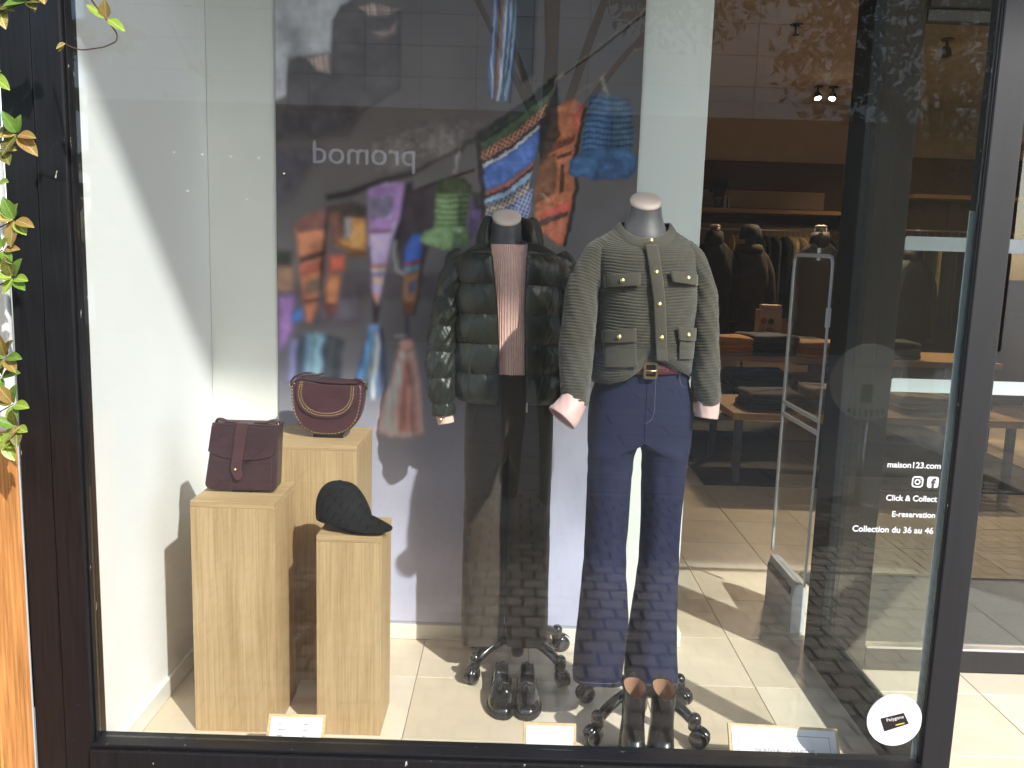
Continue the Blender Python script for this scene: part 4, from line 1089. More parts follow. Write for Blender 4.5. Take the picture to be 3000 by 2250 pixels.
# ------------------------------------------------------------------ headless mannequins on castors
M_NECK = mat('grey_mannequin_cloth', (.075, .068, .073), .5, var=.06, vscale=20, bump=(500, .1), sheen=.8)
M_NCAP = mat('pale_neck_cap', (.80, .64, .55), .45, var=.04)
def mannequin(label, cx, cy, nx, ny, ztop, r, bx, by, rot, swivel, fl=1.35):
    t = thing('mannequin', label, 'mannequin', (bx, by, 0), 'headless mannequins in the window')
    k = .55
    rows = [(ztop - .20, r * 2.0), (ztop - .14, r * fl * 1.22), (ztop - .085, r * fl * 1.08), (ztop - .058, r * (1 + (fl - 1) * .6)), (ztop - .038, r * 1.08), (ztop - .006, r)]
    R = np.array(rows); zz = np.linspace(R[0, 0], R[-1, 0], 40); rr = smooth1(np.interp(zz, R[:, 0], R[:, 1]), 3)
    th = np.linspace(0, 2 * math.pi, 48, endpoint=False)
    def ringpts(z, q, w):
        x = nx + q * np.cos(th); y = ny + q * .93 * np.sin(th)
        return np.stack([x, y, z + w * (y - ny) * k], 1)
    G = np.stack([ringpts(zz[i], rr[i], (i / 39) ** 2) for i in range(40)])
    put('neck', grid_me(G, closeV=True), M_NECK, t)
    C = np.stack([ringpts(ztop - .0055 + dz, r * q, 1) for q, dz in ((1.02, -.004), (1.045, .0), (1.045, .004), (1.0, .008), (.85, .011), (.5, .013), (.02, .0135))])
    put('neck_cap', grid_me(C, closeV=True, capU=True), M_NCAP, t)
    me = lathe_me([(r * 1.0, -.004), (r * 1.03, -.002), (r * 1.0, 0)], 40, 'z'); me.transform(Matrix.Translation((nx, ny, ztop - .0085)) @ Matrix.Rotation(math.atan(k * .93), 4, 'X')); put('groove_ring', me, M_PLASTIC, t)
    lathe('pole', [(.014, .10), (.014, .80)], M_CHROME, t, 16, 'z', (bx, by, 0))
    lathe('hub', [(.012, .035), (.020, .040), (.023, .055), (.024, .10), (.034, .095), (.036, .118), (.028, .130), (.016, .134)], M_PLASTIC, t, 22, 'z', (bx, by, 0))
    for i in range(4):
        a = rot + [40, 140, 220, 320][i] * math.pi / 180
        c, s = math.cos(a), math.sin(a)
        lg = tube('leg', [(bx + q * c, by + q * s, z, w, h) for q, z, w, h in ((.015, .108, .021, .017), (.06, .114, .020, .018), (.11, .108, .019, .017), (.15, .092, .018, .016), (.178, .075, .016, .015), (.188, .068, .014, .012))], M_PLASTIC, t, 22, 12, ref=(0, 0, 1), sm=.05)
        ex, ey = bx + .188 * c, by + .188 * s
        b = swivel[i]; u, v = math.cos(b), math.sin(b)
        ca = lathe('castor', [(.010, .050), (.019, .052), (.0195, .078), (.018, .090), (.012, .098), (.003, .101)], M_PLASTIC, t, 18, 'z', (ex, ey, 0))
        wx, wy = ex + u * .018, ey + v * .018
        for sd in (-1, 1):
            me = lathe_me([(.004, -.009), (.020, -.009), (.0275, -.007), (.0285, 0), (.0275, .007), (.016, .009), (.008, .0105), (.004, .0105)], 22, 'x')
            me.transform(Matrix.Translation((wx - v * .0108 * sd, wy + u * .0108 * sd, .029)) @ Matrix.Rotation(b + math.pi / 2 * (1 if sd > 0 else -1), 4, 'Z'))
            put('wheel', me, M_PLASTIC, ca)
        me = lathe_me([(.033, -.011), (.036, -.008), (.036, .008), (.033, .011)], 22, 'x', capped=False)
        # mudguard: keep the upper part only
        bm = bmesh.new(); bm.from_mesh(me)
        bmesh.ops.delete(bm, geom=[vv for vv in bm.verts if vv.co.z < .012], context='VERTS'); bm.to_mesh(me); bm.free()
        me.transform(Matrix.Translation((wx, wy, .029)) @ Matrix.Rotation(b + math.pi / 2, 4, 'Z'))
        put('guard', me, M_PLASTIC, ca)
    return t
mannequin('headless grey mannequin wearing the green puffer jacket', -.012, .77, -.034, .775, 1.548, .0455, .048, .770, 0, [.4, 2.2, 4.3, 5.1], 1.12)
mannequin('headless grey mannequin wearing the olive cardigan and jeans', .375, .42, .364, .425, 1.590, .0435, .428, .425, 0, [-.9, 3.6, 3.9, -.6])

# ------------------------------------------------------------------ pink sweater
M_PINK = mat('pink_wool', (.84, .55, .47), .9, var=.10, vscale=60, bump=(600, .35), sheen=.35)
sw = thing('sweater', 'salmon pink ribbed sweater under the puffer jacket', 'sweater', (-.02, .77, 1.0))
TS = Torso([(1.005, -.015, .105, .078, .08), (1.05, -.015, .112, .086, .085), (1.2, -.018, .118, .090, .085), (1.32, -.02, .122, .092, .085), (1.40, -.022, .115, .080, .075), (1.44, -.022, .09, .070, .066), (1.458, -.023, .067, .063, .06)], .77, 2.3, 90, 3)
th = np.linspace(0, 2 * math.pi, 900, endpoint=False)[None] + 0 * TS.z[:, None]
x, y = TS.ring(th)
per = .0058
arc = th * .1
rib = spow(np.cos(2 * math.pi * arc / per), .7)
wz = np.clip((TS.z - 1.02) / .02, .15, 1)[:, None]
d = .0017 * rib + .0015 * wob(x * 45, TS.z[:, None] * 14)
G = np.stack([x - d * np.cos(th), y - d * np.sin(th), TS.z[:, None] + .004 * np.sin(th) * np.clip(1 - (TS.z[:, None] - 1.005) / .05, 0, 1)], -1)
put('knit_body', grid_me(G, closeV=True), M_PINK, sw)
nb = []
for i in range(12):
    s = i / 11
    z = 1.430 + .034 * s
    w = .068 - .010 * s + .003 * math.sin(math.pi * s)
    t_ = np.linspace(0, 2 * math.pi, 240, endpoint=False)
    rr = w + .0007 * np.cos(t_ * 68)
    nb.append(np.stack([-.023 + rr * np.cos(t_), .775 + (rr + .003) * np.sin(t_), z + .012 * np.sin(t_)], 1))
solidify(put('neckband', grid_me(np.stack(nb), closeV=True), M_PINK, sw), .003)
cf = tube('cuff', [(-.222, .722, .915, .030, .030), (-.217, .718, .885, .0275, .0275), (-.213, .716, .868, .0265, .0265)], M_PINK, sw, 12, 60, disp=lambda s, t: .0007 * np.cos(t * 26) + 0 * s)
lathe('cuff_button', [(0, -.004), (.004, -.0035), (.0062, -.001), (.0062, .001)], M_GOLD, cf, 14, 'y', (-.229, .690, .886))

# ------------------------------------------------------------------ puffer jacket
M_PUFF = mat('dark_green_nylon', (.0110, .0128, .0055), .42, var=.2, vscale=9, bump=(38, .55), spec=.6, sheen=.1)
M_LINING = mat('jacket_lining', (.010, .010, .009), .5, var=.1)
M_ZIP = mat('zip_teeth', (.03, .03, .032), .35, metal=.6)
pj = thing('puffer_jacket', 'shiny dark green quilted puffer jacket worn open over the pink sweater', 'jacket', (-.012, .77, .95))
TP = Torso([(.948, -.010, .158, .096, .096), (.965, -.010, .170, .104, .104), (1.1, -.012, .170, .108, .106), (1.25, -.014, .166, .110, .106), (1.34, -.016, .164, .108, .104), (1.40, -.018, .160, .100, .098), (1.43, -.019, .142, .092, .09), (1.452, -.020, .108, .084, .08), (1.468, -.021, .082, .078, .074)], .77, 2.6, 260, 4)
SEAM = np.array([.945, 1.042, 1.140, 1.236, 1.332, 1.428, 1.50])
def puffprof(z):
    k = np.clip(np.searchsorted(SEAM, z) - 1, 0, len(SEAM) - 2)
    f = (z - SEAM[k]) / (SEAM[k + 1] - SEAM[k])
    f = np.clip(f, 0, 1)
    return 1 - np.abs(2 * f - 1) ** 2.6, np.minimum(f, 1 - f) * .1
def opening(z):
    xl = np.interp(z, [.945, 1.02, 1.11, 1.22, 1.30, 1.375, 1.458], [-.046, -.048, -.049, -.054, -.062, -.072, -.080])
    xr = np.interp(z, [.945, 1.1, 1.25, 1.458], [.050, .042, .036, .036])
    return xl, xr
xl, xr = opening(TP.z)
cxx, hww = TP.c[0], TP.c[1]
aL = np.arccos(np.clip(spow((cxx - xl) / hww, TP.n / 2), -1, 1))
aR = np.arccos(np.clip(spow((cxx - xr) / hww, TP.n / 2), -1, 1))
NV = 260
u = np.linspace(0, 1, NV)
# from the left front edge round -X, back, +X, to the right front edge
th = aL[:, None] - u[None] * (aL - (aR - 2 * math.pi))[:, None]
x, y = TP.ring(th)
pf, sdist = puffprof(TP.z)
edge = np.minimum(u, 1 - u)[None]
crink = wob(th * 26, TP.z[:, None] * 120) * np.exp(-sdist / .018)[:, None] * .0035 + wob(th * 9, TP.z[:, None] * 40) * .0025
ed = np.clip(edge / .025, 0, 1) ** .5
shf = np.clip((1.455 - TP.z) / .04, .15, 1)[:, None]
D = (.0110 * pf[:, None] * ed + crink * .75 * ed) * shf
nxv = -np.cos(th); nyv = -np.sin(th)
zz = TP.z[:, None] + 0 * th
zz = zz - .030 * np.clip((zz - 1.42) / .05, 0, 1) * np.clip(np.sin(th), 0, 1) * .3
G = np.stack([x + D * nxv, y + D * nyv, zz], -1)
solidify(put('quilted_body', grid_me(G), M_PUFF, pj), .006)
# side seams of the pocket
for x_ in (-.135,):
    tube('pocket_welt', [(x_, TP.front(x_, 1.05) - .014, 1.125, .004), (x_ - .004, TP.front(x_, 1.05) - .016, 1.05, .004), (x_ - .004, TP.front(x_, 1.0) - .014, .985, .004)], M_PUFF, pj, 12, 8)
# collar
cr = []
for i in range(26):
    s = i / 25
    z = 1.448 + .092 * s
    w = .100 - .024 * s; dpt = .088 - .018 * s
    a0 = math.acos(max(-1, min(1, (-.021 - (-.088)) / w * .93))); a1 = math.acos((-.021 - .040) / w)
    tt = a0 - np.linspace(0, 1, 120) * (a0 - (a1 - 2 * math.pi))
    pb = .010 * (1 - abs(2 * s - 1) ** 2.4) + .002 * np.sin(tt * 17 + 5 * s)
    cr.append(np.stack([-.021 - (w + pb) * np.cos(tt), .778 - (dpt + pb) * np.sin(tt), z + .016 * (-np.sin(tt)) * (1 - .6 * s) + .003 * np.sin(tt * 9)], 1))
solidify(put('collar', grid_me(np.stack(cr)), M_PUFF, pj), .008)
for xs_, nm in ((xl, -1), (xr, 1)):
    pts = [(float(a) - nm * .002, float(TP.front(a, z)) - .004, float(z), .0028, .0022) for a, z in list(zip(xs_, TP.z))[4:215:10]]
    tube('zip', pts, M_ZIP, pj, 60, 8)
    pts = [(float(a) + nm * .004, float(TP.front(a, z)) + .010, float(z), .006, .002) for a, z in list(zip(xs_, TP.z))[4:215:10]]
    tube('facing', pts, M_LINING, pj, 60, 8)
box('zip_pull', (.047, .652, .925), (.053, .656, .957), M_CHROME, pj, .001)
# sleeves
def sleeve_disp(amp, seams, ph):
    S = np.array(seams)
    def f(s, t):
        k = np.clip(np.searchsorted(S, s) - 1, 0, len(S) - 2)
        q = np.clip((s - S[k]) / (S[k + 1] - S[k]), 0, 1)
        p = 1 - np.abs(2 * q - 1) ** 2.4
        m = np.minimum(q, 1 - q)
        return amp * (p - .55) + wob(t * 5 + ph, s * 75) * .0034 + wob(t * 11 + ph, s * 150, 1, 2) * .0020 * np.exp(-m / .2)
    return f
sl = [(-.165, .775, 1.425, .040, .045), (-.190, .77, 1.385, .047, .055), (-.213, .76, 1.30, .047, .052), (-.224, .75, 1.235, .046, .05), (-.231, .742, 1.165, .047, .049), (-.235, .735, 1.10, .050, .05), (-.236, .73, 1.045, .050, .05), (-.232, .726, .99, .046, .047), (-.226, .723, .935, .040, .041), (-.221, .721, .897, .036, .037)]
seams = [0, .06, .16, .25, .335, .42, .505, .6]
tube('sleeve', sl, M_PUFF, pj, 170, 80, disp=sleeve_disp(.007, seams, 0), sm=.03)
tube('sleeve', [(-.034 - a, b, c, d_, e) for a, b, c, d_, e in sl], M_PUFF, pj, 170, 80, disp=sleeve_disp(.007, seams, 3), sm=.03)

# ------------------------------------------------------------------ brown trousers
M_TROU = mat('dark_brown_twill', (.040, .028, .018), .85, var=.12, vscale=30, bump=(500, .2), sheen=.25)
tr = thing('trousers', 'dark brown wide straight trousers under the puffer jacket', 'trousers', (0, .77, .1))
me = pants_me(-.006, .77, [(1.04, .125, .085, .08), (.98, .138, .088, .09), (.92, .147, .090, .095), (.86, .149, .090, .095)], .80,
              [[(.80, -.078, .77, .074, .085), (.6, -.077, .77, .0735, .085), (.35, -.077, .765, .0735, .088), (.1, -.0755, .762, .0745, .095)],
               [(.80, .069, .77, .074, .085), (.6, .070, .77, .0745, .085), (.35, .072, .765, .0755, .088), (.1, .0765, .762, .0745, .095)]], fold=.0022,
              hem=lambda li, p: .008 * np.cos(2 * p) + .006 * np.cos(p))
put('twill_cloth', me, M_TROU, tr)
for xx_ in (-.1165, .107):
    tube('pocket_edge', [(xx_ * 1.02, .689, .93, .0012), (xx_ * 1.08, .692, .87, .0012), (xx_ * 1.16, .70, .80, .0012)], M_TROU, tr, 14, 6)

# ------------------------------------------------------------------ jeans
def denim():
    t = NT('indigo_denim')
    p = t.n("ShaderNodeBsdfPrincipled", i_Roughness=.82)
    p.inputs['Sheen Weight'].default_value = .03
    tc = t.n("ShaderNodeTexCoord")
    a = t.n("ShaderNodeTexNoise", i_Scale=5.0, i_Detail=5.0); t.l(tc.outputs['Object'], a.inputs['Vector'])
    w = t.n("ShaderNodeTexWave", i_Scale=260.0, i_Distortion=1.0); w.bands_direction = 'DIAGONAL'; t.l(tc.outputs['Object'], w.inputs['Vector'])
    r = t.n("ShaderNodeValToRGB"); e = r.color_ramp.elements
    e[0].position = .3; e[0].color = (.003, .005, .032, 1); e[1].position = .75; e[1].color = (.005, .0095, .052, 1)
    t.l(a.outputs[0], r.inputs[0]); t.l(r.outputs[0], p.inputs['Base Color'])
    bn = t.n("ShaderNodeBump", i_Strength=.2, i_Distance=.0006); t.l(w.outputs[0], bn.inputs['Height']); t.l(bn.outputs[0], p.inputs['Normal'])
    t.l(p.outputs[0], t.out.inputs[0]); return t.m
M_DENIM = denim()
M_STITCH = mat('pale_stitching', (.17, .18, .26), .8)
jn = thing('jeans', 'dark indigo flared jeans on the mannequin with the olive cardigan', 'jeans', (.38, .42, .17))
JH = [(1.135, .120, .088, .085), (1.09, .130, .092, .092), (1.02, .150, .095, .104), (.96, .154, .094, .106), (.90, .152, .092, .10)]
me = pants_me(.380, .42, JH, .905,
              [[(.905, .302, .42, .073, .09), (.84, .2975, .42, .0660, .083), (.66, .296, .415, .0635, .074), (.575, .2935, .413, .0620, .072), (.49, .294, .41, .0650, .074), (.352, .299, .408, .076, .086), (.215, .290, .405, .075, .098), (.165, .2865, .404, .073, .104)],
               [(.905, .458, .42, .073, .09), (.84, .4595, .42, .0655, .083), (.69, .4575, .415, .0590, .074), (.587, .457, .413, .0580, .072), (.51, .4565, .41, .0605, .074), (.352, .4515, .408, .0675, .088), (.255, .449, .405, .0755, .096), (.165, .4525, .404, .0800, .104)]],
              blend=.05, fold=.0018, hem=lambda li, p: .012 * np.cos(2 * p) + .004 * np.sin(p + li))
put('denim_cloth', me, M_DENIM, jn)
# stitching: hems, fly, pocket
for lc, hw_ in ((.2865, .0742), (.4525, .0812)):
    pts = []
    for k in range(25):
        p_ = -math.pi * .62 + 1.24 * math.pi * k / 24
        pts.append((lc + hw_ * math.copysign(abs(math.sin(p_)) ** .86, math.sin(p_)), .404 - .1055 * math.copysign(abs(math.cos(p_)) ** .86, math.cos(p_)), .178 + .011 * math.cos(2 * p_), .0006))
    tube('hem_stitch', pts, M_STITCH, jn, 60, 5, sm=0, ref=(0, .3, 1))
def jfront(x, z):
    q = min(.98, abs((x - .38) / np.interp(z, [.90, .96, 1.02, 1.09, 1.135], [.149, .151, .147, .130, .120])))
    return .42 - np.interp(z, [.90, .96, 1.02, 1.09, 1.135], [.092, .094, .095, .092, .088]) * (1 - q ** 2.4) ** (1 / 2.4) - .0012
tube('fly_stitch', [(.404, jfront(.404, z), z, .0006) for z in (1.10, 1.05, 1.0)] + [(.400, jfront(.4, .975), .978, .0006), (.390, jfront(.39, .965), .968, .0006), (.379, jfront(.379, .962), .964, .0006)], M_STITCH, jn, 30, 5, sm=.03)
tube('fly_seam', [(.381, jfront(.381, z), z, .0009) for z in (1.12, 1.05, 1.0, .95, .91)], M_DENIM, jn, 20, 6, sm=0)
tube('pocket_stitch', [(.474, jfront(.474, 1.10), 1.098, .0006), (.478, jfront(.478, 1.08), 1.078, .0006), (.488, jfront(.488, 1.068), 1.067, .0006), (.500, jfront(.5, 1.066), 1.065, .0006)], M_STITCH, jn, 24, 5, sm=.03)
tube('pocket_seam', [(.468, jfront(.468, 1.09), 1.075, .001), (.482, jfront(.482, 1.04), 1.04, .001), (.500, jfront(.50, 1.01), 1.005, .001), (.512, jfront(.512, .98), .985, .001)], M_DENIM, jn, 20, 6)
box('belt_loop', (.4685, jfront(.472, 1.12) - .014, 1.098), (.4765, jfront(.472, 1.12) - .009, 1.145), M_DENIM, jn, .001)

# ------------------------------------------------------------------ belt
blt = thing('belt', 'burgundy leather belt with a square brass buckle', 'belt', (.38, .42, 1.12))
th = np.linspace(0, 2 * math.pi, 120, endpoint=False)
rows = []
for dz, dd in ((-.016, 0), (-.015, .0018), (.015, .0018), (.016, 0)):
    rows.append(np.stack([.381 - (.124 + dd) * spow(np.cos(th), .8), .42 - (.098 + dd) * spow(np.sin(th), .8), 1.120 + dz + .004 * (-np.cos(th))], 1))
put('strap', grid_me(np.stack(rows), closeV=True), mat('belt_leather', (.115, .028, .030), .4, var=.12, vscale=20, bump=(300, .15)), blt)
put('buckle', ring_me(rrect(.366, .406, 1.093, 1.140, .007), rrect(.3725, .3995, 1.1005, 1.1325, .004), .312, .317), M_GOLD, blt)
tube('prong', [(.369, .3105, 1.1165, .0018), (.385, .309, 1.1165, .0018), (.402, .3115, 1.1165, .0016)], M_GOLD, blt, 10, 8, ref=(0, 0, 1))
for k in range(3):
    lathe('punch_hole', [(0.0, -.0004), (.0017, -.0004), (.0019, .0006)], M_PLASTIC, blt, 10, 'y', (.418 + .012 * k, .3212 + .0012 * k, 1.1195 + .0006 * k))

# ------------------------------------------------------------------ olive cardigan
M_KNIT = mat('olive_wool_knit', (.060, .053, .038), .9, var=.16, vscale=120, bump=(900, .5), sheen=.3)
M_KNITB = mat('olive_wool_band', (.066, .058, .042), .9, var=.08, vscale=200, bump=(900, .35), sheen=.3)
cg = thing('cardigan', 'olive green ridged knit cardigan with gold buttons and four flap pockets', 'cardigan', (.375, .42, 1.07))
RP = .0087
def ridge(s):
    f = (s / RP) % 1.0
    return np.abs(np.sin(math.pi * f)) ** .38
TC = Torso([(1.070, .3725, .140, .108, .106), (1.085, .3715, .146, .113, .11), (1.12, .3715, .1465, .116, .112), (1.2, .378, .142, .114, .108), (1.28, .381, .141, .116, .106), (1.36, .377, .143, .116, .106), (1.42, .371, .148, .104, .10), (1.452, .366, .150, .088, .088), (1.475, .364, .138, .075, .077), (1.496, .364, .108, .066, .068), (1.512, .364, .082, .062, .063), (1.520, .364, .072, .060, .06)], .42, 2.5, 420, 5)
th = np.linspace(0, 2 * math.pi, 240, endpoint=False)[None] + 0 * TC.z[:, None]
x, y = TC.ring(th)
zc = TC.z[:, None] + 0 * th
fr = np.clip(np.sin(th), 0, 1)
rz = zc + .004 * np.sin(x * 22) + .0015 * wob(x * 30, zc * 20)
d = .0036 * (ridge(rz) - .75) * (.9 + .2 * wob(th * 40, zc * 60)) + .003 * wob(x * 28, zc * 22)
# front hem tucked up towards the middle
lift = np.interp(x, [.22, .27, .32, .35, .372, .40, .43, .46, .50, .53], [0, .002, .017, .040, .066, .074, .066, .054, .044, .04]) * (fr ** .5)
zc2 = zc + lift * np.clip((1.19 - zc) / .12, 0, 1)
puffout = .010 * np.exp(-((zc - 1.105) / .03) ** 2) * fr * np.interp(x, [.22, .30, .37, .42, .52], [1, .6, -.6, .4, .5])
zc2 = zc2 - (.042 * fr + .004) * np.clip((zc - 1.44) / .08, 0, 1) ** 1.3
G = np.stack([x - (d + puffout * .3) * np.cos(th), y - (d + puffout) * np.sin(th), zc2], -1)
solidify(put('knit_body', grid_me(G, closeV=True), M_KNIT, cg), .004)
# neckband
nbr = []
t_ = np.linspace(0, 2 * math.pi, 120, endpoint=False)
top = G[-1]
for s, off, dz in ((0, .018, -.013), (.2, .017, -.008), (.6, .008, .001), (.9, .001, .007), (1, -.003, .007), (1.1, -.004, .003)):
    w, dp = .072 + off, .060 + off
    nbr.append(np.stack([.364 - w * np.cos(t_), .42 - (dp + .004) * np.sin(t_), 1.5205 + dz - .046 * np.clip(np.sin(t_), 0, 1) - .30 * off * 1.0], 1))
put('neckband', grid_me(np.stack(nbr), closeV=True), M_KNITB, cg)
def cfront(x, z): return float(TC.front(x, z + .0)) - .0035
def patch(name, pts, off, th_, m, parent, nu=14, nv=12, bulge=.0):
    """cloth patch lying on the front: corners TL, TR, BR, BL in (x, z)"""
    TL, TR, BR, BL = [np.array(p) for p in pts]
    P = np.zeros((nu, nv, 3))
    for i in range(nu):
        for j in range(nv):
            a, b = j / (nv - 1), i / (nu - 1)
            q = (TL * (1 - a) + TR * a) * (1 - b) + (BL * (1 - a) + BR * a) * b
            P[i, j] = (q[0], cfront(q[0], q[1]) - off - bulge * math.sin(math.pi * a) * b, q[1])
    return solidify(put(name, grid_me(P), m, parent), th_)
PL = [(.370, 1.462), (.3965, 1.305), (.4115, 1.150)]
rowsP = []
for i in range(60):
    s = i / 59
    z = 1.462 - .315 * s
    xc = np.interp(-z, [-1.462, -1.305, -1.147], [.3705, .3965, .4115]); w = .0165 - .002 * s
    rowsP.append([(xc + w * q, cfront(xc + w * q, z) - .004 - .0016 * (1 - abs(q) ** 4) - (.006 * s * s), z) for q in np.linspace(-1, 1, 11)])
solidify(put('placket', grid_me(np.array(rowsP)), M_KNITB, cg), .004)
def gold_button(x, z, off, parent, r=.0068):
    y = cfront(x, z) - off
    b = lathe('button', [(0, -.0052), (r * .30, -.0050), (r * .5, -.0042), (r * .58, -.0034), (r * .72, -.0036), (r * .92, -.0030), (r, -.0016), (r, .0006), (r * .5, .003)], M_GOLD, parent, 20, 'y', (x, y, z))
    return b
for x_, z_ in ((.3695, 1.4745), (.3835, 1.390), (.3955, 1.303), (.4065, 1.212)): gold_button(x_, z_, (.0085 + .006 * ((1.462 - z_) / .315) ** 2) if z_ < 1.45 else .012, cg)
for pts, bt in (([(.248, 1.378), (.342, 1.385), (.343, 1.353), (.251, 1.342)], (.293, 1.364)), ([(.421, 1.393), (.505, 1.385), (.506, 1.356), (.429, 1.364)], (.474, 1.376)),
                ([(.250, 1.222), (.338, 1.235), (.340, 1.197), (.252, 1.187)], (.292, 1.209)), ([(.451, 1.241), (.515, 1.236), (.516, 1.199), (.458, 1.205)], (.485, 1.219))):
    f = patch('pocket_flap', pts, .006, .004, M_KNITB, cg, bulge=.003)
    gold_button(bt[0], bt[1], .0125, f)
for pts in ([(.254, 1.196), (.338, 1.204), (.346, 1.128), (.258, 1.120)], [(.460, 1.212), (.512, 1.206), (.510, 1.150), (.462, 1.152)]):
    patch('patch_pocket', pts, .0035, .003, M_KNIT, cg, 40, 20, bulge=.002)
def sl_disp(ph):
    return lambda s, t: .0033 * (ridge(s + .002 * np.sin(t * 2 + ph)) - .7) + .0042 * wob(t * 1.6 + ph, s * 24, 1.0, ph) * np.clip(s / .1, 0, 1)
tube('sleeve', [(.250, .42, 1.466, .024, .045), (.230, .415, 1.438, .036, .053), (.209, .40, 1.385, .043, .052), (.193, .385, 1.33, .047, .05), (.185, .372, 1.27, .0495, .05), (.181, .360, 1.20, .0485, .049), (.178, .350, 1.13, .047, .047), (.178, .342, 1.07, .0445, .045), (.180, .337, 1.03, .040, .040), (.181, .334, 1.008, .036, .036)], M_KNIT, cg, 300, 72, disp=sl_disp(0), sm=.025)
tube('sleeve', [(.468, .42, 1.462, .020, .040), (.488, .42, 1.458, .024, .046), (.508, .418, 1.432, .031, .051), (.524, .41, 1.385, .035, .05), (.538, .402, 1.33, .038, .047), (.545, .395, 1.27, .038, .046), (.550, .388, 1.20, .0375, .045), (.553, .380, 1.13, .037, .044), (.555, .374, 1.09, .039, .043), (.562, .368, 1.05, .036, .038), (.565, .365, 1.016, .031, .033)], M_KNIT, cg, 300, 72, disp=sl_disp(2), sm=.025)
M_SATIN = mat('pink_satin', (.66, .43, .40), .38, var=.05, sheen=.2)
c1 = tube('cuff', [(.178, .332, 1.026, .036, .034), (.166, .324, 1.005, .037, .034), (.150, .316, .982, .038, .033), (.142, .312, .973, .036, .031)], M_SATIN, cg, 16, 40, disp=lambda s, t: .0028 * wob(t * 2, s * 40) + .005 * (s / .06) ** 2, cap=False)
c2_ = tube('cuff', [(.563, .363, 1.026, .028, .028), (.562, .361, 1.003, .029, .028), (.560, .360, .981, .028, .027)], M_SATIN, cg, 16, 40, disp=lambda s, t: .0026 * wob(t * 2 + 1, s * 40) + .003 * (s / .05) ** 2, cap=False)
for c_ in (c1, c2_): solidify(c_, .003); c_['label'] = 'pink satin turned-back cuff'
# ------------------------------------------------------------------ loafers
M_PATENT = mat('black_patent_leather', (.010, .010, .011), .16, var=.2, vscale=20, coat=.8, bump=(60, .06))
M_SOLE = mat('black_rubber', (.012, .012, .012), .55)
M_INSOLE = mat('dark_insole', (.05, .055, .065), .5)
M_TAN = mat('tan_lining', (.34, .19, .11), .6, var=.08)
def outline(s, mirror):
    """half widths left/right of the last at s (0 heel .. 1 toe), metres"""
    e = math.sqrt(max(0, 1 - (1 - min(s, .14) / .14) ** 2)) * (math.sqrt(max(0, 1 - ((s - .76) / .24) ** 2)) if s > .76 else 1)
    inn = e * np.interp(s, [0, .14, .45, .7, .8, 1], [.027, .029, .029, .037, .037, .034])
    out = e * np.interp(s, [0, .14, .45, .7, .8, 1], [.027, .030, .036, .046, .045, .040])
    return (inn, out) if mirror else (out, inn)
def foot_frame(P, cx, yheel, length, yaw):
    """local (x across, s along) -> world; the toe points to the street (-Y)"""
    ly = P[..., 1] * length
    c, s = math.cos(yaw), math.sin(yaw)
    W = P.copy()
    W[..., 0] = cx + P[..., 0] * c + ly * s
    W[..., 1] = yheel - ly * c + P[..., 0] * s
    return W
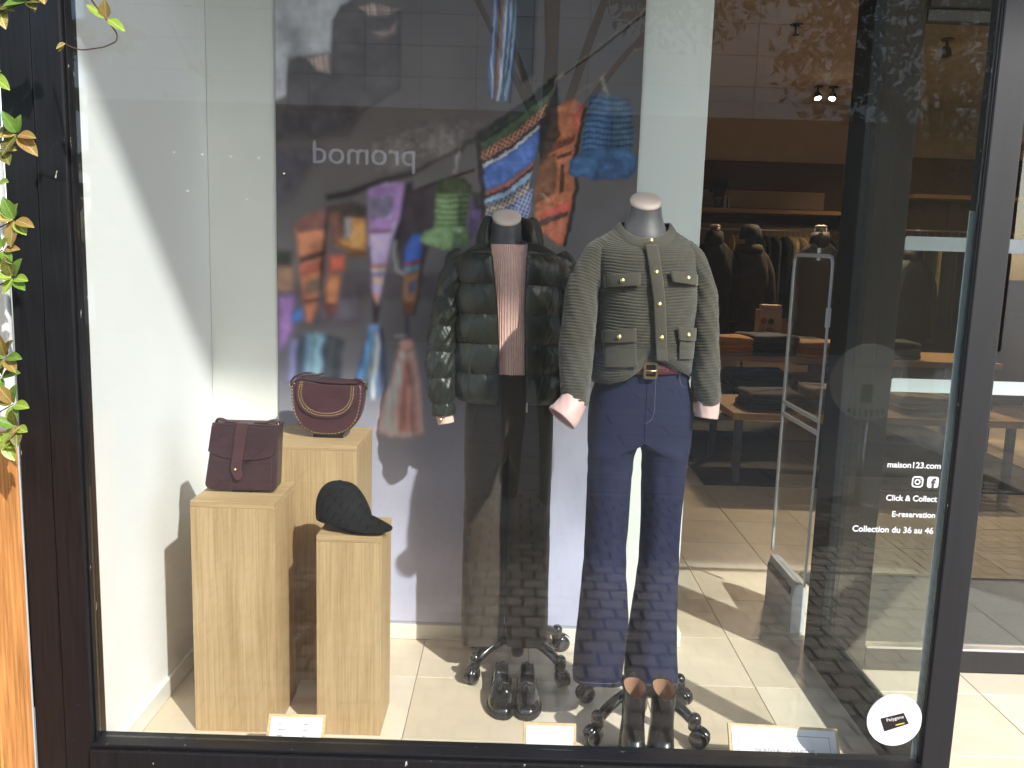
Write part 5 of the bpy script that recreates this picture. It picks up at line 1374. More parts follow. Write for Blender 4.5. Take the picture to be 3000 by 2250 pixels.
def loafer(label, cx, yheel, yaw, mirror):
    t = thing('loafer', label, 'shoe', (cx, yheel - .13, 0), 'pair of loafers')
    L = .265
    nu, nv = 70, 60
    ss = np.linspace(.004, .996, nu); uu = np.linspace(-1, 1, nv)
    P = np.zeros((nu, nv, 3))
    for i, s in enumerate(ss):
        wl_, wr_ = outline(s, mirror)
        hgt = np.interp(s, [0, .06, .3, .46, .52, .62, .75, .88, .96, 1], [.064, .072, .058, .056, .066, .060, .050, .042, .032, .016])
        op = (1 - 1 / (1 + math.exp(-(s - .49) / .012))) * min(1, max(0, (s - .02) / .05)) ** 2
        for j, u_ in enumerate(uu):
            w = wl_ if u_ < 0 else wr_
            a = abs(u_)
            # outside wall then top
            dx = w * (1 - max(0, a - .45) * 0) * min(1, (math.sin(min(1, (1 - a) / .0001 if False else 1) * math.pi / 2)))
            ang = (1 - a) * math.pi / 2
            X_ = w * math.cos(ang) ** .55 if a < 1 else w
            Zc = .018 + (hgt - .018) * math.sin(ang) ** .8
            if op > .01:
                if a > .45:
                    q = (1 - a) / .55
                    xo = w * (1 - .30 * q ** 2); zo = .018 + (hgt - .018) * min(1, q * 1.02)
                else:
                    q = a / .45
                    xo = w * .68 * q ** .8; zo = .026 + (hgt - .030) * q ** 6
                X_ = X_ * (1 - op) + xo * op; Zc = Zc * (1 - op) + zo * op
            P[i, j] = (math.copysign(X_, u_) if a > 1e-9 else 0, s, Zc)
    put('upper', grid_me(foot_frame(P, cx, yheel, L, yaw)), M_PATENT, t)
    # insole
    I = np.zeros((30, 9, 3))
    for i, s in enumerate(np.linspace(.03, .56, 30)):
        wl_, wr_ = outline(s, mirror)
        for j, q in enumerate(np.linspace(-.78, .78, 9)): I[i, j] = (q * (wl_ if q < 0 else wr_), s, .0285)
    put('insole', grid_me(foot_frame(I, cx, yheel, L, yaw)), M_INSOLE, t)
    # sole with welt
    so = []
    for k, s in enumerate(np.r_[np.linspace(0, 1, 46), np.linspace(1, 0, 46)[1:-1]]):
        wl_, wr_ = outline(s, mirror)
        so.append(((wr_ + .0045) if k < 46 else -(wl_ + .0045), s * 1.018 - .006))
    S = np.zeros((4, len(so), 3))
    for r_, (z, k) in enumerate(((.0008, .97), (.004, 1), (.016, 1), (.019, .97))):
        for j, (a, b) in enumerate(so): S[r_, j] = (a * k, b, z)
    put('sole', grid_me(foot_frame(S, cx, yheel, L, yaw), closeV=True, capU=True, smooth=False), M_SOLE, t)
    hb = np.zeros((2, 20, 3))
    # apron ridge
    pts = []
    for k in range(31):
        a = math.pi * k / 30
        sx = math.cos(a) * .027; s = .60 + .24 * math.sin(a)
        hz = np.interp(s, [.5, .62, .75, .84], [.060, .056, .046, .041])
        w = np.array([[sx * (1.0 if s < .7 else 1), s, hz + .0035 - .10 * abs(sx) * (.5 + s * .35)]])
        q = foot_frame(w, cx, yheel, L, yaw)[0]; pts.append((q[0], q[1], q[2], .0016))
    tube('apron_seam', pts, M_PATENT, t, 50, 8, ref=(0, 0, 1), sm=.02)
    q = foot_frame(np.array([[0, .56, .067], [0.0, .60, .066], [-.006, .66, .064], [.007, .66, .063], [-.009, .73, .056], [.011, .725, .055], [-.024, .55, .060], [.024, .55, .060]]), cx, yheel, L, yaw)
    tube('strap', [tuple(q[6]) + (.006, .0025), tuple(q[0]) + (.007, .003), tuple(q[7]) + (.006, .0025)], M_PATENT, t, 12, 8, ref=(0, 0, 1))
    for a, b in ((2, 4), (3, 5)):
        tube('tassel', [tuple(q[1]) + (.002,), tuple(q[a]) + (.0045,), tuple((q[a] + q[b]) / 2) + (.0055,), tuple(q[b]) + (.0065,)], M_PATENT, t, 16, 10, ref=(0, 0, 1), disp=lambda s, th: .0006 * np.cos(th * 9) + 0 * s)
loafer('shiny black tasselled loafer standing farther from the jeans', -.005, .672, .03, False)
loafer('shiny black tasselled loafer standing nearer the jeans', .0815, .672, -.03, True)

# ------------------------------------------------------------------ ankle boots
M_BOOT = mat('black_smooth_leather', (.012, .011, .012), .26, var=.2, vscale=14, coat=.35, bump=(50, .08))
def boot(label, cx, cy_, yaw, mirror):
    t = thing('ankle_boot', label, 'boot', (cx, cy_ - .08, 0), 'pair of ankle boots')
    n, nv = 60, 48
    th = np.linspace(0, 2 * math.pi, nv, endpoint=False)
    rows = []
    for i in range(n):
        s = i / (n - 1)
        z = .020 + .215 * s
        fl = np.clip(1 - (z - .02) / .075, 0, 1)              # foot part
        fwd = .095 * fl ** 1.5                                # toe reach
        wx = np.interp(z, [.02, .05, .09, .13, .19, .235], [.036, .0365, .0345, .0315, .032, .0335])
        db_, df_ = np.interp(z, [.02, .06, .12, .235], [.048, .046, .042, .046]), np.interp(z, [.02, .06, .10, .14, .235], [.05, .048, .044, .043, .047])
        c, si = np.cos(th), np.sin(th)
        x = wx * spow(c, .9)
        y = np.where(si > 0, -(df_ + fwd) * np.abs(si) ** (.9 if fl < .2 else 1.0), db_ * np.abs(si) ** .9)
        x = x * np.where(si > 0, 1 - .10 * fl * si, 1)
        top = np.clip((s - .72) / .28, 0, 1)
        x = x * (1 - .42 * top * np.clip(si, 0, 1) ** 2.2)
        z2 = z - .020 * top ** 1.5 * np.clip(si, -.1, 1) ** 1.0 - .012 * top * (np.abs(c) ** 3) * 0
        rows.append(np.stack([cx + x * math.cos(yaw) + y * -math.sin(yaw) * -1 * 0 + (y * math.sin(yaw)) * -1, cy_ + y * math.cos(yaw), z2 + 0 * x], 1))
    G = np.stack(rows)
    o = put('shaft', grid_me(G, closeV=True), M_BOOT, t)
    # lining inside
    Li = G[30:].copy(); ctr = Li.mean(1, keepdims=True); Li = ctr + (Li - ctr) * np.array([.90, .90, 1.0]); Li[..., 2] -= .0005
    put('lining', grid_me(Li, closeV=True), M_TAN, t)
    rim = np.stack([G[-1], ctr[-1] + (G[-1] - ctr[-1]) * np.array([.90, .90, 1]) + np.array([0, 0, .0005])]); put('rim', grid_me(rim, closeV=True), M_BOOT, t)
    S = np.stack([np.stack([G[0][:, 0] + (G[0][:, 0] - cx) * k, G[0][:, 1] + (G[0][:, 1] - cy_) * k, np.full(nv, z)], 1) for k, z in ((.0, .0008), (.04, .003), (.04, .018), (.01, .0205))])
    put('sole', grid_me(S, closeV=True, capU=True, smooth=False), M_SOLE, t)
    tube('pull_tab', [(cx - .006, cy_ + .047, .205, .005, .0015), (cx - .004, cy_ + .051, .243, .005, .0015), (cx + .002, cy_ + .050, .246, .005, .0015), (cx + .004, cy_ + .047, .210, .005, .0015)], M_BOOT, t, 16, 8)
boot('black leather ankle boot with tan lining, nearer the loafers', .373, .208, .04, False)
boot('black leather ankle boot with tan lining, farther from the loafers', .4545, .204, .05, True)
# ------------------------------------------------------------------ security gate
M_GATE = mat('grey_gate_plastic', (.37, .37, .38), .45, var=.05)
M_GATE2 = mat('pale_gate_plastic', (.66, .67, .70), .4, var=.04)
gt = thing('security_gate', 'clear acrylic anti-theft gate with grey edges and a grey foot', 'security gate', (1.138, 1.265, 0))
# foot: tapered hexagonal box
def prism_y(name, prof, y0, y1, m, parent, bevel=.002):
    me = extrude_me(prof, y0, y1, bevel); return put(name, me, m, parent)
prism_y('foot', [(1.108, .001), (1.168, .001), (1.168, .16), (1.156, .205), (1.120, .205), (1.108, .16)], 1.105, 1.43, M_GATE, gt, .004)
prism_y('foot_end', [(1.112, .002), (1.164, .002), (1.164, .155), (1.153, .198), (1.123, .198), (1.112, .155)], 1.099, 1.1045, M_GATE2, gt, .002)
box('foot_band', (1.1055, 1.12, .150), (1.1078, 1.41, .180), M_CHAR, gt, .0005)
box('panel', (1.134, 1.05, .2055), (1.142, 1.475, 1.485), M_ACRYL, gt, 0)
fp = [(1.138, 1.475, .21, .008, .006), (1.138, 1.478, .8, .008, .006), (1.138, 1.480, 1.40, .008, .006), (1.138, 1.478, 1.448, .008, .006), (1.138, 1.462, 1.460, .008, .006), (1.138, 1.40, 1.461, .008, .007), (1.138, 1.12, 1.457, .008, .007), (1.138, 1.065, 1.455, .008, .006), (1.138, 1.052, 1.44, .008, .006), (1.138, 1.05, 1.38, .008, .005), (1.138, 1.053, .8, .008, .004), (1.138, 1.06, .21, .008, .004)]
tube('edge_frame', fp, M_GATE2, gt, 120, 8, sm=.006, ref=(1, 0, 0))
for z in (.853, .805):
    box('crossbar', (1.132, 1.058, z - .008), (1.1445, 1.472, z + .008), M_GATE2, gt, .003)
box('status_tag', (1.130, 1.046, 1.20), (1.1465, 1.058, 1.27), M_VINYL, gt, .002)
box('clip', (1.133, 1.20, 1.44), (1.1435, 1.206, 1.486), M_GATE2, gt, .001)

# ------------------------------------------------------------------ tables
M_TW = mat('warm_table_wood', (.42, .24, .10), .5, var=.12, vscale=4, stretch=(1, 8, 8))
M_TLEG = mat('dark_steel_leg', (.055, .055, .058), .45)
def table(label, x0, x1, y0, y1, h, shelf=None):
    t = thing('display_table', label, 'table', ((x0 + x1) / 2, (y0 + y1) / 2, 0), 'wooden display tables')
    box('table_top', (x0, y0, h - .045), (x1, y1, h), M_TW, t, .003)
    for xx in (x0 + .03, x1 - .07):
        for yy in (y0 + .03, y1 - .07): box('leg', (xx, yy, .0105), (xx + .045, yy + .045, h - .0455), M_TLEG, t, .002)
    if shelf: box('shelf', (x0 + .08, y0 + .05, shelf - .03), (x1 - .08, y1 - .05, shelf), M_TW, t, .002)
    return t
table('low wooden table with dark legs, in front of the taller one', 1.42, 3.28, 3.32, 4.10, .475)
table('taller wooden table with a shelf of folded clothes', 1.34, 3.78, 4.50, 5.25, .715, .40)
def folded_me(w, d, h, seed):
    n = 40; rows = []
    th = np.linspace(0, 2 * math.pi, n, endpoint=False)
    for k, (q, z) in enumerate(((.92, 0), (.99, .15), (1, .5), (.985, .85), (.9, 1.0), (.5, 1.03), (.02, 1.03))):
        x = w / 2 * q * spow(np.cos(th), .28); y = d / 2 * q * spow(np.sin(th), .28)
        zz = h * z + .004 * np.sin(3 * th + seed) * (z > .1) + .003 * np.sin(7 * th + 2 * seed) * (z > .4)
        rows.append(np.stack([x * (1 + .02 * np.sin(5 * th + seed)), y, zz], 1))
    return grid_me(np.stack(rows), closeV=True)
def pile(what, cat, label, grp, x, y, z, w, d, hs, cols, yaw=0.0):
    """folded garments lying on each other, every one its own thing"""
    for i, (h, c) in enumerate(zip(hs, cols)):
        me = folded_me(w * (1 - .02 * (i % 3)), d * (1 - .03 * (i % 2)), h, i * 1.7 + x)
        me.transform(Matrix.Rotation(yaw + .05 * math.sin(i * 2.3 + x), 4, 'Z'))
        o = put(what, me, mat('folded_cloth', c, .9, var=.15, vscale=14, bump=(200, .4), sheen=.2), None, (x + .006 * math.sin(i * 3.1), y, z + .0005))
        tag(o, label, cat, grp)
        z += h * .97
MU, BLU, GRY, DGR, BGE, LGR = (.48, .25, .09), (.055, .07, .115), (.10, .095, .09), (.035, .038, .035), (.42, .33, .25), (.30, .28, .30)
pile('folded_trousers', 'trousers', 'mustard folded trousers in the pile nearest the cardigan', 'mustard trousers on the tall table', 1.62, 4.70, .715, .52, .36, [.028, .028, .03, .055], [MU] * 4)
pile('folded_jeans', 'jeans', 'blue folded jeans heaped on the tall table', 'blue jeans on the tall table', 2.02, 4.76, .715, .42, .40, [.04, .05, .07], [BLU] * 3, .25)
pile('folded_jumper', 'jumper', 'orange tan jumper folded behind the security gate', 'tan jumpers on the tall table', 2.42, 4.70, .715, .40, .36, [.035, .04, .045], [MU, (.40, .21, .09), (.46, .26, .12)])
pile('folded_jumper', 'jumper', 'grey brown jumper folded behind the security gate', 'grey jumpers on the tall table', 2.36, 5.05, .715, .45, .3, [.05, .06], [GRY, (.13, .11, .10)])
pile('folded_jumper', 'jumper', 'dark jumper folded on the tall table behind the sliding door', 'dark jumpers on the tall table', 3.02, 4.75, .715, .36, .36, [.04, .045, .05], [DGR, GRY, DGR])
pile('folded_jumper', 'jumper', 'dark jumper folded on the shelf of the tall table', 'dark jumpers on the table shelf', 1.98, 4.80, .40, .5, .4, [.06, .06, .06], [(.012, .012, .014)] * 3)
pile('folded_jumper', 'jumper', 'olive jumper folded on the shelf of the tall table', 'olive jumpers on the table shelf', 2.50, 4.80, .40, .36, .4, [.045, .045, .045], [(.06, .055, .03), (.05, .05, .03), (.16, .03, .03)])
pile('folded_jumper', 'jumper', 'dark olive jumper in the pile on the low table', 'dark olive jumpers on the low table', 1.74, 3.62, .475, .40, .36, [.035, .035, .04], [(.05, .047, .038)] * 3)
pile('folded_jumper', 'jumper', 'pale grey jumper in the pile on the low table by the gate', 'pale grey jumpers on the low table', 2.12, 3.66, .475, .30, .34, [.034, .034, .034, .045], [LGR, (.27, .27, .31), LGR, (.36, .30, .28)])
pile('folded_jumper', 'jumper', 'beige jumper in the pile on the low table behind the door', 'beige jumpers on the low table', 2.72, 3.62, .475, .32, .34, [.03, .03, .03, .03], [BGE, (.45, .37, .29), BGE, (.38, .30, .22)])
pile('folded_jumper', 'jumper', 'brown grey jumper in the last pile on the low table', 'brown grey jumpers on the low table', 3.02, 3.64, .475, .26, .34, [.035, .035, .04], [(.12, .10, .085)] * 3)
# paper bags on the tall table
M_KRAFT = mat('printed_paper', (.46, .36, .27), .7, var=.06)
bgx = thing('gift_box', 'beige printed gift box standing on the tall table', 'box', (2.12, 5.05, .715))
box('carton', (2.02, 4.98, .7155), (2.20, 5.12, 1.05), M_KRAFT, bgx, .003)
box('lid', (2.045, 4.985, 1.0505), (2.195, 5.115, 1.09), M_KRAFT, bgx, .004)
for x_, z_, c in ((2.055, .96, (.30, .03, .03)), (2.115, .955, (.02, .02, .02))):
    put('printed_shape', extrude_me(circ(x_, z_, .026, 12), 4.9788, 4.9798), mat('print', c, .6), bgx)
text('lettering', '100', .06, mat('print_red', (.30, .04, .03), .6), bgx, (2.135, 4.9788, .80), rot=(math.pi / 2, -math.pi / 2, 0), width=.09, depth=.0005)

# ------------------------------------------------------------------ shelving on the back wall
M_NICHE = mat('dark_brown_panel', (.075, .038, .020), .55, var=.12, vscale=3, stretch=(1, 1, 6))
M_BACKP = mat('tan_back_panel', (.34, .25, .15), .6, var=.06)
sh = thing('wall_shelving', 'dark brown wall unit with a long wooden shelf at the back of the shop', 'shelving', (2.6, 6.9, 0))
box('back_board', (1.0, 6.965, .01), (3.33, 6.999, 2.46), M_NICHE, sh, .003)
box('side_board', (3.3305, 6.62, .01), (3.37, 6.999, 2.46), M_BACKP, sh, .003)
box('inner_panel', (1.0, 6.945, 1.99), (3.16, 6.9645, 2.165), M_BACKP, sh, .002)
box('inner_panel', (1.0, 6.945, .3), (3.16, 6.9645, 1.83), M_BACKP, sh, .002)
box('shelf', (1.0, 6.66, 1.925), (3.33, 6.944, 1.965), M_TW, sh, .003)
s2 = thing('wall_shelving', 'second wall unit with a wooden shelf, seen through the sliding door', 'shelving', (4.6, 6.9, 0))
box('back_board', (3.95, 6.965, .01), (6.2, 6.999, 2.55), M_NICHE, s2, .003)
box('shelf', (3.95, 6.66, 2.12), (6.2, 6.964, 2.16), M_TW, s2, .003)
box('frame', (4.45, 6.94, 1.3), (5.0, 6.9645, 2.1), M_NICHE, s2, .003)
pp_ = thing('potted_plant', 'small dark potted plant on the wooden shelf', 'plant', (2.03, 6.78, 1.965))
put('pot', lathe_me([(.035, 1.9655), (.045, 2.03), (.047, 2.05), (.04, 2.05)], 16, 'z', (2.03, 6.78, 0)), M_TLEG, pp_)
put('foliage', leaf_cloud(260, [(2.03, 6.78, 2.14), (2.0, 6.78, 2.19), (2.06, 6.78, 2.2)], .07, .03, 8), M_TLEAF, pp_)
for i, (x_, h_, c) in enumerate(((2.085, .118, (.55, .45, .33)), (2.104, .115, (.10, .05, .03)), (2.121, .11, (.5, .42, .32)))):
    bk = thing('book', ['pale book beside the potted plant', 'dark book between two pale ones on the shelf', 'pale book at the end of the row on the shelf'][i], 'book', (x_, 6.75, 1.965))
    box('cover', (x_ - .008, 6.70, 1.9655), (x_ + .008, 6.83, 1.965 + h_), mat('book_cover', c, .6), bk, .002)
# rails with clothes
def rail(label, x0, x1, y, z):
    t = thing('clothes_rail', label, 'clothes rail', ((x0 + x1) / 2, y, 0), 'clothes rails')
    tube('bar', [(x0, y, z, .010), (x1, y, z, .010)], M_CHROME, t, 4, 10, ref=(0, 0, 1))
    for x_ in (x0 + .02, x1 - .02): tube('post', [(x_, y, .002, .011), (x_, y, z, .011)], M_CHROME, t, 4, 10)
rail('chrome clothes rail below the long shelf', 1.35, 3.25, 6.62, 1.755)
rail('chrome clothes rail seen through the sliding door', 3.8, 5.3, 6.62, 1.80)
def hung_me(w, L, d, seed):
    n = 36; th = np.linspace(0, 2 * math.pi, n, endpoint=False); rows = []
    for z, ww in ((-.055, .05), (-.07, .35), (-.11, .9), (-.16, 1.0), (-.35, .98), (-L * .7, 1.02), (-L, 1.08)):
        rows.append(np.stack([d / 2 * np.cos(th) * (1 + .25 * np.sin(4 * th + seed + z * 9)), w / 2 * ww * spow(np.sin(th), .7), z + .012 * np.sin(3 * th + seed) * (z < -L * .9)], 1))
    return grid_me(np.stack(rows), closeV=True, capU=True)
HC = [((.62, .48, .32), 'cream'), ((.50, .33, .18), 'tan'), ((.03, .03, .035), 'black'), ((.07, .045, .03), 'brown'), ((.10, .10, .09), 'grey'), ((.04, .05, .035), 'dark green')]
def hang(x, y, z, w, L, d, ci, where):
    c, nm = HC[ci]
    t = thing('hanging_garment', '%s garment on a hanger %s' % (nm, where), 'garment', (x, y, z), '%s garments %s' % (nm, where))
    me = hung_me(w, L, d, x * 7); me.transform(Matrix.Translation((x, y, z)) @ Matrix.Rotation(.15 * math.sin(x * 40), 4, 'Z'))
    put('cloth', me, mat('hung_cloth', c, .85, var=.2, vscale=12), t)
    tube('hanger', [(x, y - .15, z - .13, .004), (x, y, z - .06, .005), (x, y + .15, z - .13, .004)], M_TW, t, 10, 6, ref=(1, 0, 0))
    tube('hook', [(x, y, z - .06, .002), (x, y, z - .01, .002), (x, y - .008, z + .012, .002), (x, y - .022, z + .003, .002)], M_CHROME, t, 12, 6, ref=(1, 0, 0))
for i, (x_, ci) in enumerate(((2.16, 1), (2.22, 0), (2.28, 1), (2.34, 3), (2.42, 5), (2.50, 2), (2.58, 4), (2.68, 5), (2.74, 0), (2.79, 0), (2.84, 0), (2.89, 1), (2.95, 1), (3.02, 3), (3.08, 2), (3.14, 2))):
    hang(x_, 6.62, 1.755, .40, .85, .045, ci, 'below the long shelf')
for i, (x_, ci) in enumerate(((3.95, 2), (4.03, 5), (4.10, 4), (4.18, 0), (4.26, 5), (4.34, 3), (4.42, 2), (4.50, 0), (4.58, 5), (4.66, 2), (4.75, 3), (4.84, 2))):
    hang(x_, 6.62, 1.80, .42, .95, .05, ci, 'behind the sliding door')
# dressed mannequins inside
M_DK = [mat('black_coat', (.010, .010, .011), .8, var=.3, vscale=10, bump=(60, .6)), mat('brown_coat', (.030, .022, .015), .85, var=.25, vscale=10, bump=(60, .6)), mat('navy_jacket', (.010, .011, .016), .6, var=.3, vscale=10, bump=(40, .7))]
def dressed(label, x, y, top, k, hood):
    t = thing('dressed_mannequin', label, 'mannequin', (x, y, 0), 'mannequins inside the shop')
    T = Torso([(.55, x, .17, .13, .13), (.8, x, .18, .13, .13), (1.1, x, .175, .12, .12), (top - .36, x, .19, .12, .12), (top - .25, x, .18, .10, .10), (top - .19, x, .12, .09, .09), (top - .15, x, .07, .07, .07)], y, 2.4, 80, 3)
    th = np.linspace(0, 2 * math.pi, 64, endpoint=False)[None] + 0 * T.z[:, None]
    X_, Y_ = T.ring(th); d = .010 * wob(th * 3, T.z[:, None] * 12)
    put('coat', grid_me(np.stack([X_ - d * np.cos(th), Y_ - d * np.sin(th), T.z[:, None] + 0 * th], -1), closeV=True), M_DK[k], t)
    for s in (-1, 1):
        tube('sleeve', [(x + s * .13, y, top - .26, .05), (x + s * .19, y, top - .40, .055), (x + s * .215, y - .02, top - .62, .05), (x + s * .20, y - .05, top - .86, .042)], M_DK[k], t, 30, 16, disp=lambda q, a: .004 * wob(a * 4, q * 30))
    lathe('neck', [(.055, top - .2), (.05, top - .06), (.048, top - .02)], M_NECK, t, 20, 'z', (x, y, 0))
    if hood:
        lathe('cap', [(.098, top - .10), (.10, top - .06), (.09, top - .01), (.06, top + .03), (.0, top + .04)], M_DK[0], t, 24, 'z', (x, y, 0))
        lathe('scarf', [(.07, top - .25), (.12, top - .23), (.13, top - .19), (.11, top - .15), (.08, top - .14)], M_DK[1], t, 24, 'z', (x, y, 0))
    else:
        lathe('neck_cap', [(.049, top - .0195), (.05, top - .01), (.03, top - .001), (0, top)], M_NCAP, t, 20, 'z', (x, y, 0))
        lathe('collar', [(.09, top - .20), (.085, top - .12), (.072, top - .06), (.066, top - .065)], M_DK[k], t, 24, 'z', (x, y, 0))
    lathe('pole', [(.014, .01), (.014, .6)], M_CHROME, t, 12, 'z', (x, y, 0))
    lathe('foot', [(.16, .010), (.16, .016), (.03, .03)], M_TLEG, t, 24, 'z', (x, y, 0))
dressed('mannequin in a black coat farthest along, beside the white partition', 1.78, 5.75, 1.76, 0, False)
dressed('mannequin in a brown coat with a dark cap and scarf', 2.13, 5.85, 1.74, 1, True)
dressed('mannequin in a dark padded jacket with a pale neck cap, near the door post', 2.66, 5.55, 1.775, 2, False)
dressed('mannequin in a dark jacket seen through the sliding door', 3.55, 5.7, 1.66, 2, False)

# ------------------------------------------------------------------ ceiling fixtures with lit lamps
M_FIX = mat('black_spot_housing', (.02, .02, .02), .4)
M_SPOTGLOW = emit_mat('spot_glow', (1.0, .78, .50), 26)
def spot(label, x, y, tilt, az, power):
    t = thing('ceiling_spot', label, 'ceiling light', (x, y, 3.05), 'ceiling spot lights')
    lathe('mount', [(.045, 3.049), (.045, 3.038), (.010, 3.034), (.010, 2.985)], M_FIX, t, 18, 'z', (x, y, 0))
    Mx = Matrix.Translation((x, y, 2.965)) @ Matrix.Rotation(az, 4, 'Z') @ Matrix.Rotation(tilt, 4, 'X')
    me = lathe_me([(.020, .035), (.030, .02), (.035, -.034), (.031, -.034), (.027, -.024)], 20, 'z'); me.transform(Mx); h = put('housing', me, M_FIX, t)
    me = lathe_me([(.0275, -.030), (.001, -.030)], 18, 'z'); me.transform(Mx); put('lamp_face', me, M_SPOTGLOW, h)
    ld = bpy.data.lights.new('spot_lamp', 'SPOT'); ld.energy = power; ld.color = (1.0, .72, .45); ld.spot_size = math.radians(95); ld.spot_blend = .8; ld.shadow_soft_size = .04
    lo = bpy.data.objects.new('spot_light', ld); COL.objects.link(lo)
    lo.matrix_world = Matrix.Translation((x, y, 2.965)) @ Matrix.Rotation(az, 4, 'Z') @ Matrix.Rotation(tilt, 4, 'X') @ Matrix.Translation((0, 0, -.04))
    lo.parent = t; lo.matrix_parent_inverse = Matrix.Translation(-Vector(t.location))
PW = 36
spot('first of the pair of lit ceiling spots at the back', 2.72, 6.1, .5, math.pi * 1.03, PW)
spot('second of the pair of lit ceiling spots at the back', 2.86, 6.1, .55, 2.6, PW)
spot('single lit ceiling spot next to the door post', 3.12, 6.1, .6, 2.95, PW)
spot('lit ceiling spot seen through the sliding door', 3.03, 4.35, .75, -.6, PW)

spot('ceiling spot deep inside the shop', 4.6, 5.6, .5, math.pi, PW)
sp = thing('sprinkler', 'small dark sprinkler head on the shop ceiling', 'sprinkler', (1.87, 4.1, 3.05))
put('plate', lathe_me([(.045, 3.0495), (.045, 3.043), (.012, 3.04)], 18, 'z', (1.87, 4.1, 0)), M_FIX, sp)
put('head', lathe_me([(.008, 3.04), (.008, 2.985), (.024, 2.983), (.024, 2.979)], 14, 'z', (1.87, 4.1, 0)), M_FIX, sp)
# ------------------------------------------------------------------ planter with planks
M_ORW = [mat('orange_cedar_%d' % i, c, .55, var=.45, vscale=9, stretch=(9, 9, .5), bump=(60, .5)) for i, c in enumerate([(.56, .22, .055), (.50, .185, .045), (.60, .26, .08)])]
pl = thing('planter', 'orange wooden planter beside the black window frame', 'planter', (-1.6, -.25, -.03))
for i in range(3):
    y0 = -.4345 + i * .138
    me = box_me((-1.219, y0 + .002, -.028), (-1.1985, y0 + .136, .945), .003); put('plank', me, M_ORW[i], pl)
for i in range(6):
    x0 = -2.03 + i * .138
    me = box_me((x0 + .002, -.478, -.028), (x0 + .136, -.4575, .945), .003); put('plank', me, M_ORW[(i + 1) % 3], pl)
box('rim', (-2.03, -.456, .945), (-1.1982, -.0198, .962), M_ORW[1], pl, .003)
box('soil', (-2.02, -.45, .85), (-1.23, -.045, .9445), mat('soil', (.04, .03, .02), 1), pl, 0)

# ------------------------------------------------------------------ shrub with single leaves
def leaf_mat(name, c, c2):
    '''leaf with paler midrib and side veins, blotched towards a second colour'''
    t = NT(name)
    p = t.n("ShaderNodeBsdfPrincipled", i_Roughness=.38)
    tc = t.n("ShaderNodeTexCoord"); sp = t.n("ShaderNodeSeparateXYZ"); t.l(tc.outputs['Generated'], sp.inputs[0])
    d = t.n("ShaderNodeMath", operation='SUBTRACT', i_1=.5); t.l(sp.outputs[1], d.inputs[0])
    a = t.n("ShaderNodeMath", operation='ABSOLUTE'); t.l(d.outputs[0], a.inputs[0])
    m = t.n("ShaderNodeMapRange", i_1=.0, i_2=.06, i_3=1.0, i_4=0.0); t.l(a.outputs[0], m.inputs[0])
    k = t.n("ShaderNodeMath", operation='MULTIPLY_ADD', i_1=-.55); t.l(a.outputs[0], k.inputs[0]); t.l(sp.outputs[0], k.inputs[2])
    w = t.n("ShaderNodeMath", operation='SINE'); q = t.n("ShaderNodeMath", operation='MULTIPLY', i_1=52.0); t.l(k.outputs[0], q.inputs[0]); t.l(q.outputs[0], w.inputs[0])
    v = t.n("ShaderNodeMapRange", i_1=.8, i_2=1.0, i_3=0.0, i_4=.45); t.l(w.outputs[0], v.inputs[0])
    mx = t.n("ShaderNodeMath", operation='MAXIMUM'); t.l(m.outputs[0], mx.inputs[0]); t.l(v.outputs[0], mx.inputs[1])
    nz = t.n("ShaderNodeTexNoise", i_Scale=5.0, i_Detail=5.0)
    oi = t.n("ShaderNodeObjectInfo"); ad = t.n("ShaderNodeVectorMath", operation='ADD'); t.l(tc.outputs['Generated'], ad.inputs[0]); t.l(oi.outputs['Location'], ad.inputs[1]); t.l(ad.outputs[0], nz.inputs['Vector'])
    bl = t.n("ShaderNodeMapRange", i_1=.42, i_2=.68, i_3=0.0, i_4=1.0); t.l(nz.outputs[0], bl.inputs[0])
    c1 = t.n("ShaderNodeMix", data_type='RGBA'); c1.inputs[6].default_value = c + (1,); c1.inputs[7].default_value = c2 + (1,); t.l(bl.outputs[0], c1.inputs[0])
    c3 = t.n("ShaderNodeMix", data_type='RGBA'); c3.inputs[7].default_value = tuple(min(1, x * 1.5 + .06) for x in c) + (1,); t.l(mx.outputs[0], c3.inputs[0]); t.l(c1.outputs[2], c3.inputs[6])
    t.l(c3.outputs[2], p.inputs['Base Color'])
    bn = t.n("ShaderNodeBump", i_Strength=.5, i_Distance=.0008); t.l(mx.outputs[0], bn.inputs['Height']); t.l(bn.outputs[0], p.inputs['Normal'])
    tr = t.n("ShaderNodeBsdfTranslucent"); t.l(c3.outputs[2], tr.inputs[0])
    ms = t.n("ShaderNodeMixShader", i_0=.3); t.l(p.outputs[0], ms.inputs[1]); t.l(tr.outputs[0], ms.inputs[2]); t.l(ms.outputs[0], t.out.inputs[0])
    return t.m
M_LEAF = [leaf_mat('leaf_green', (.12, .24, .03), (.20, .32, .045)), leaf_mat('leaf_lime', (.30, .40, .055), (.20, .32, .04)), leaf_mat('leaf_yellow', (.44, .38, .10), (.30, .14, .05)),
          leaf_mat('leaf_red', (.30, .26, .06), (.42, .12, .06)), leaf_mat('leaf_dull', (.19, .20, .045), (.13, .09, .03))]
M_TWIG = mat('twig', (.085, .04, .035), .8, var=.2)
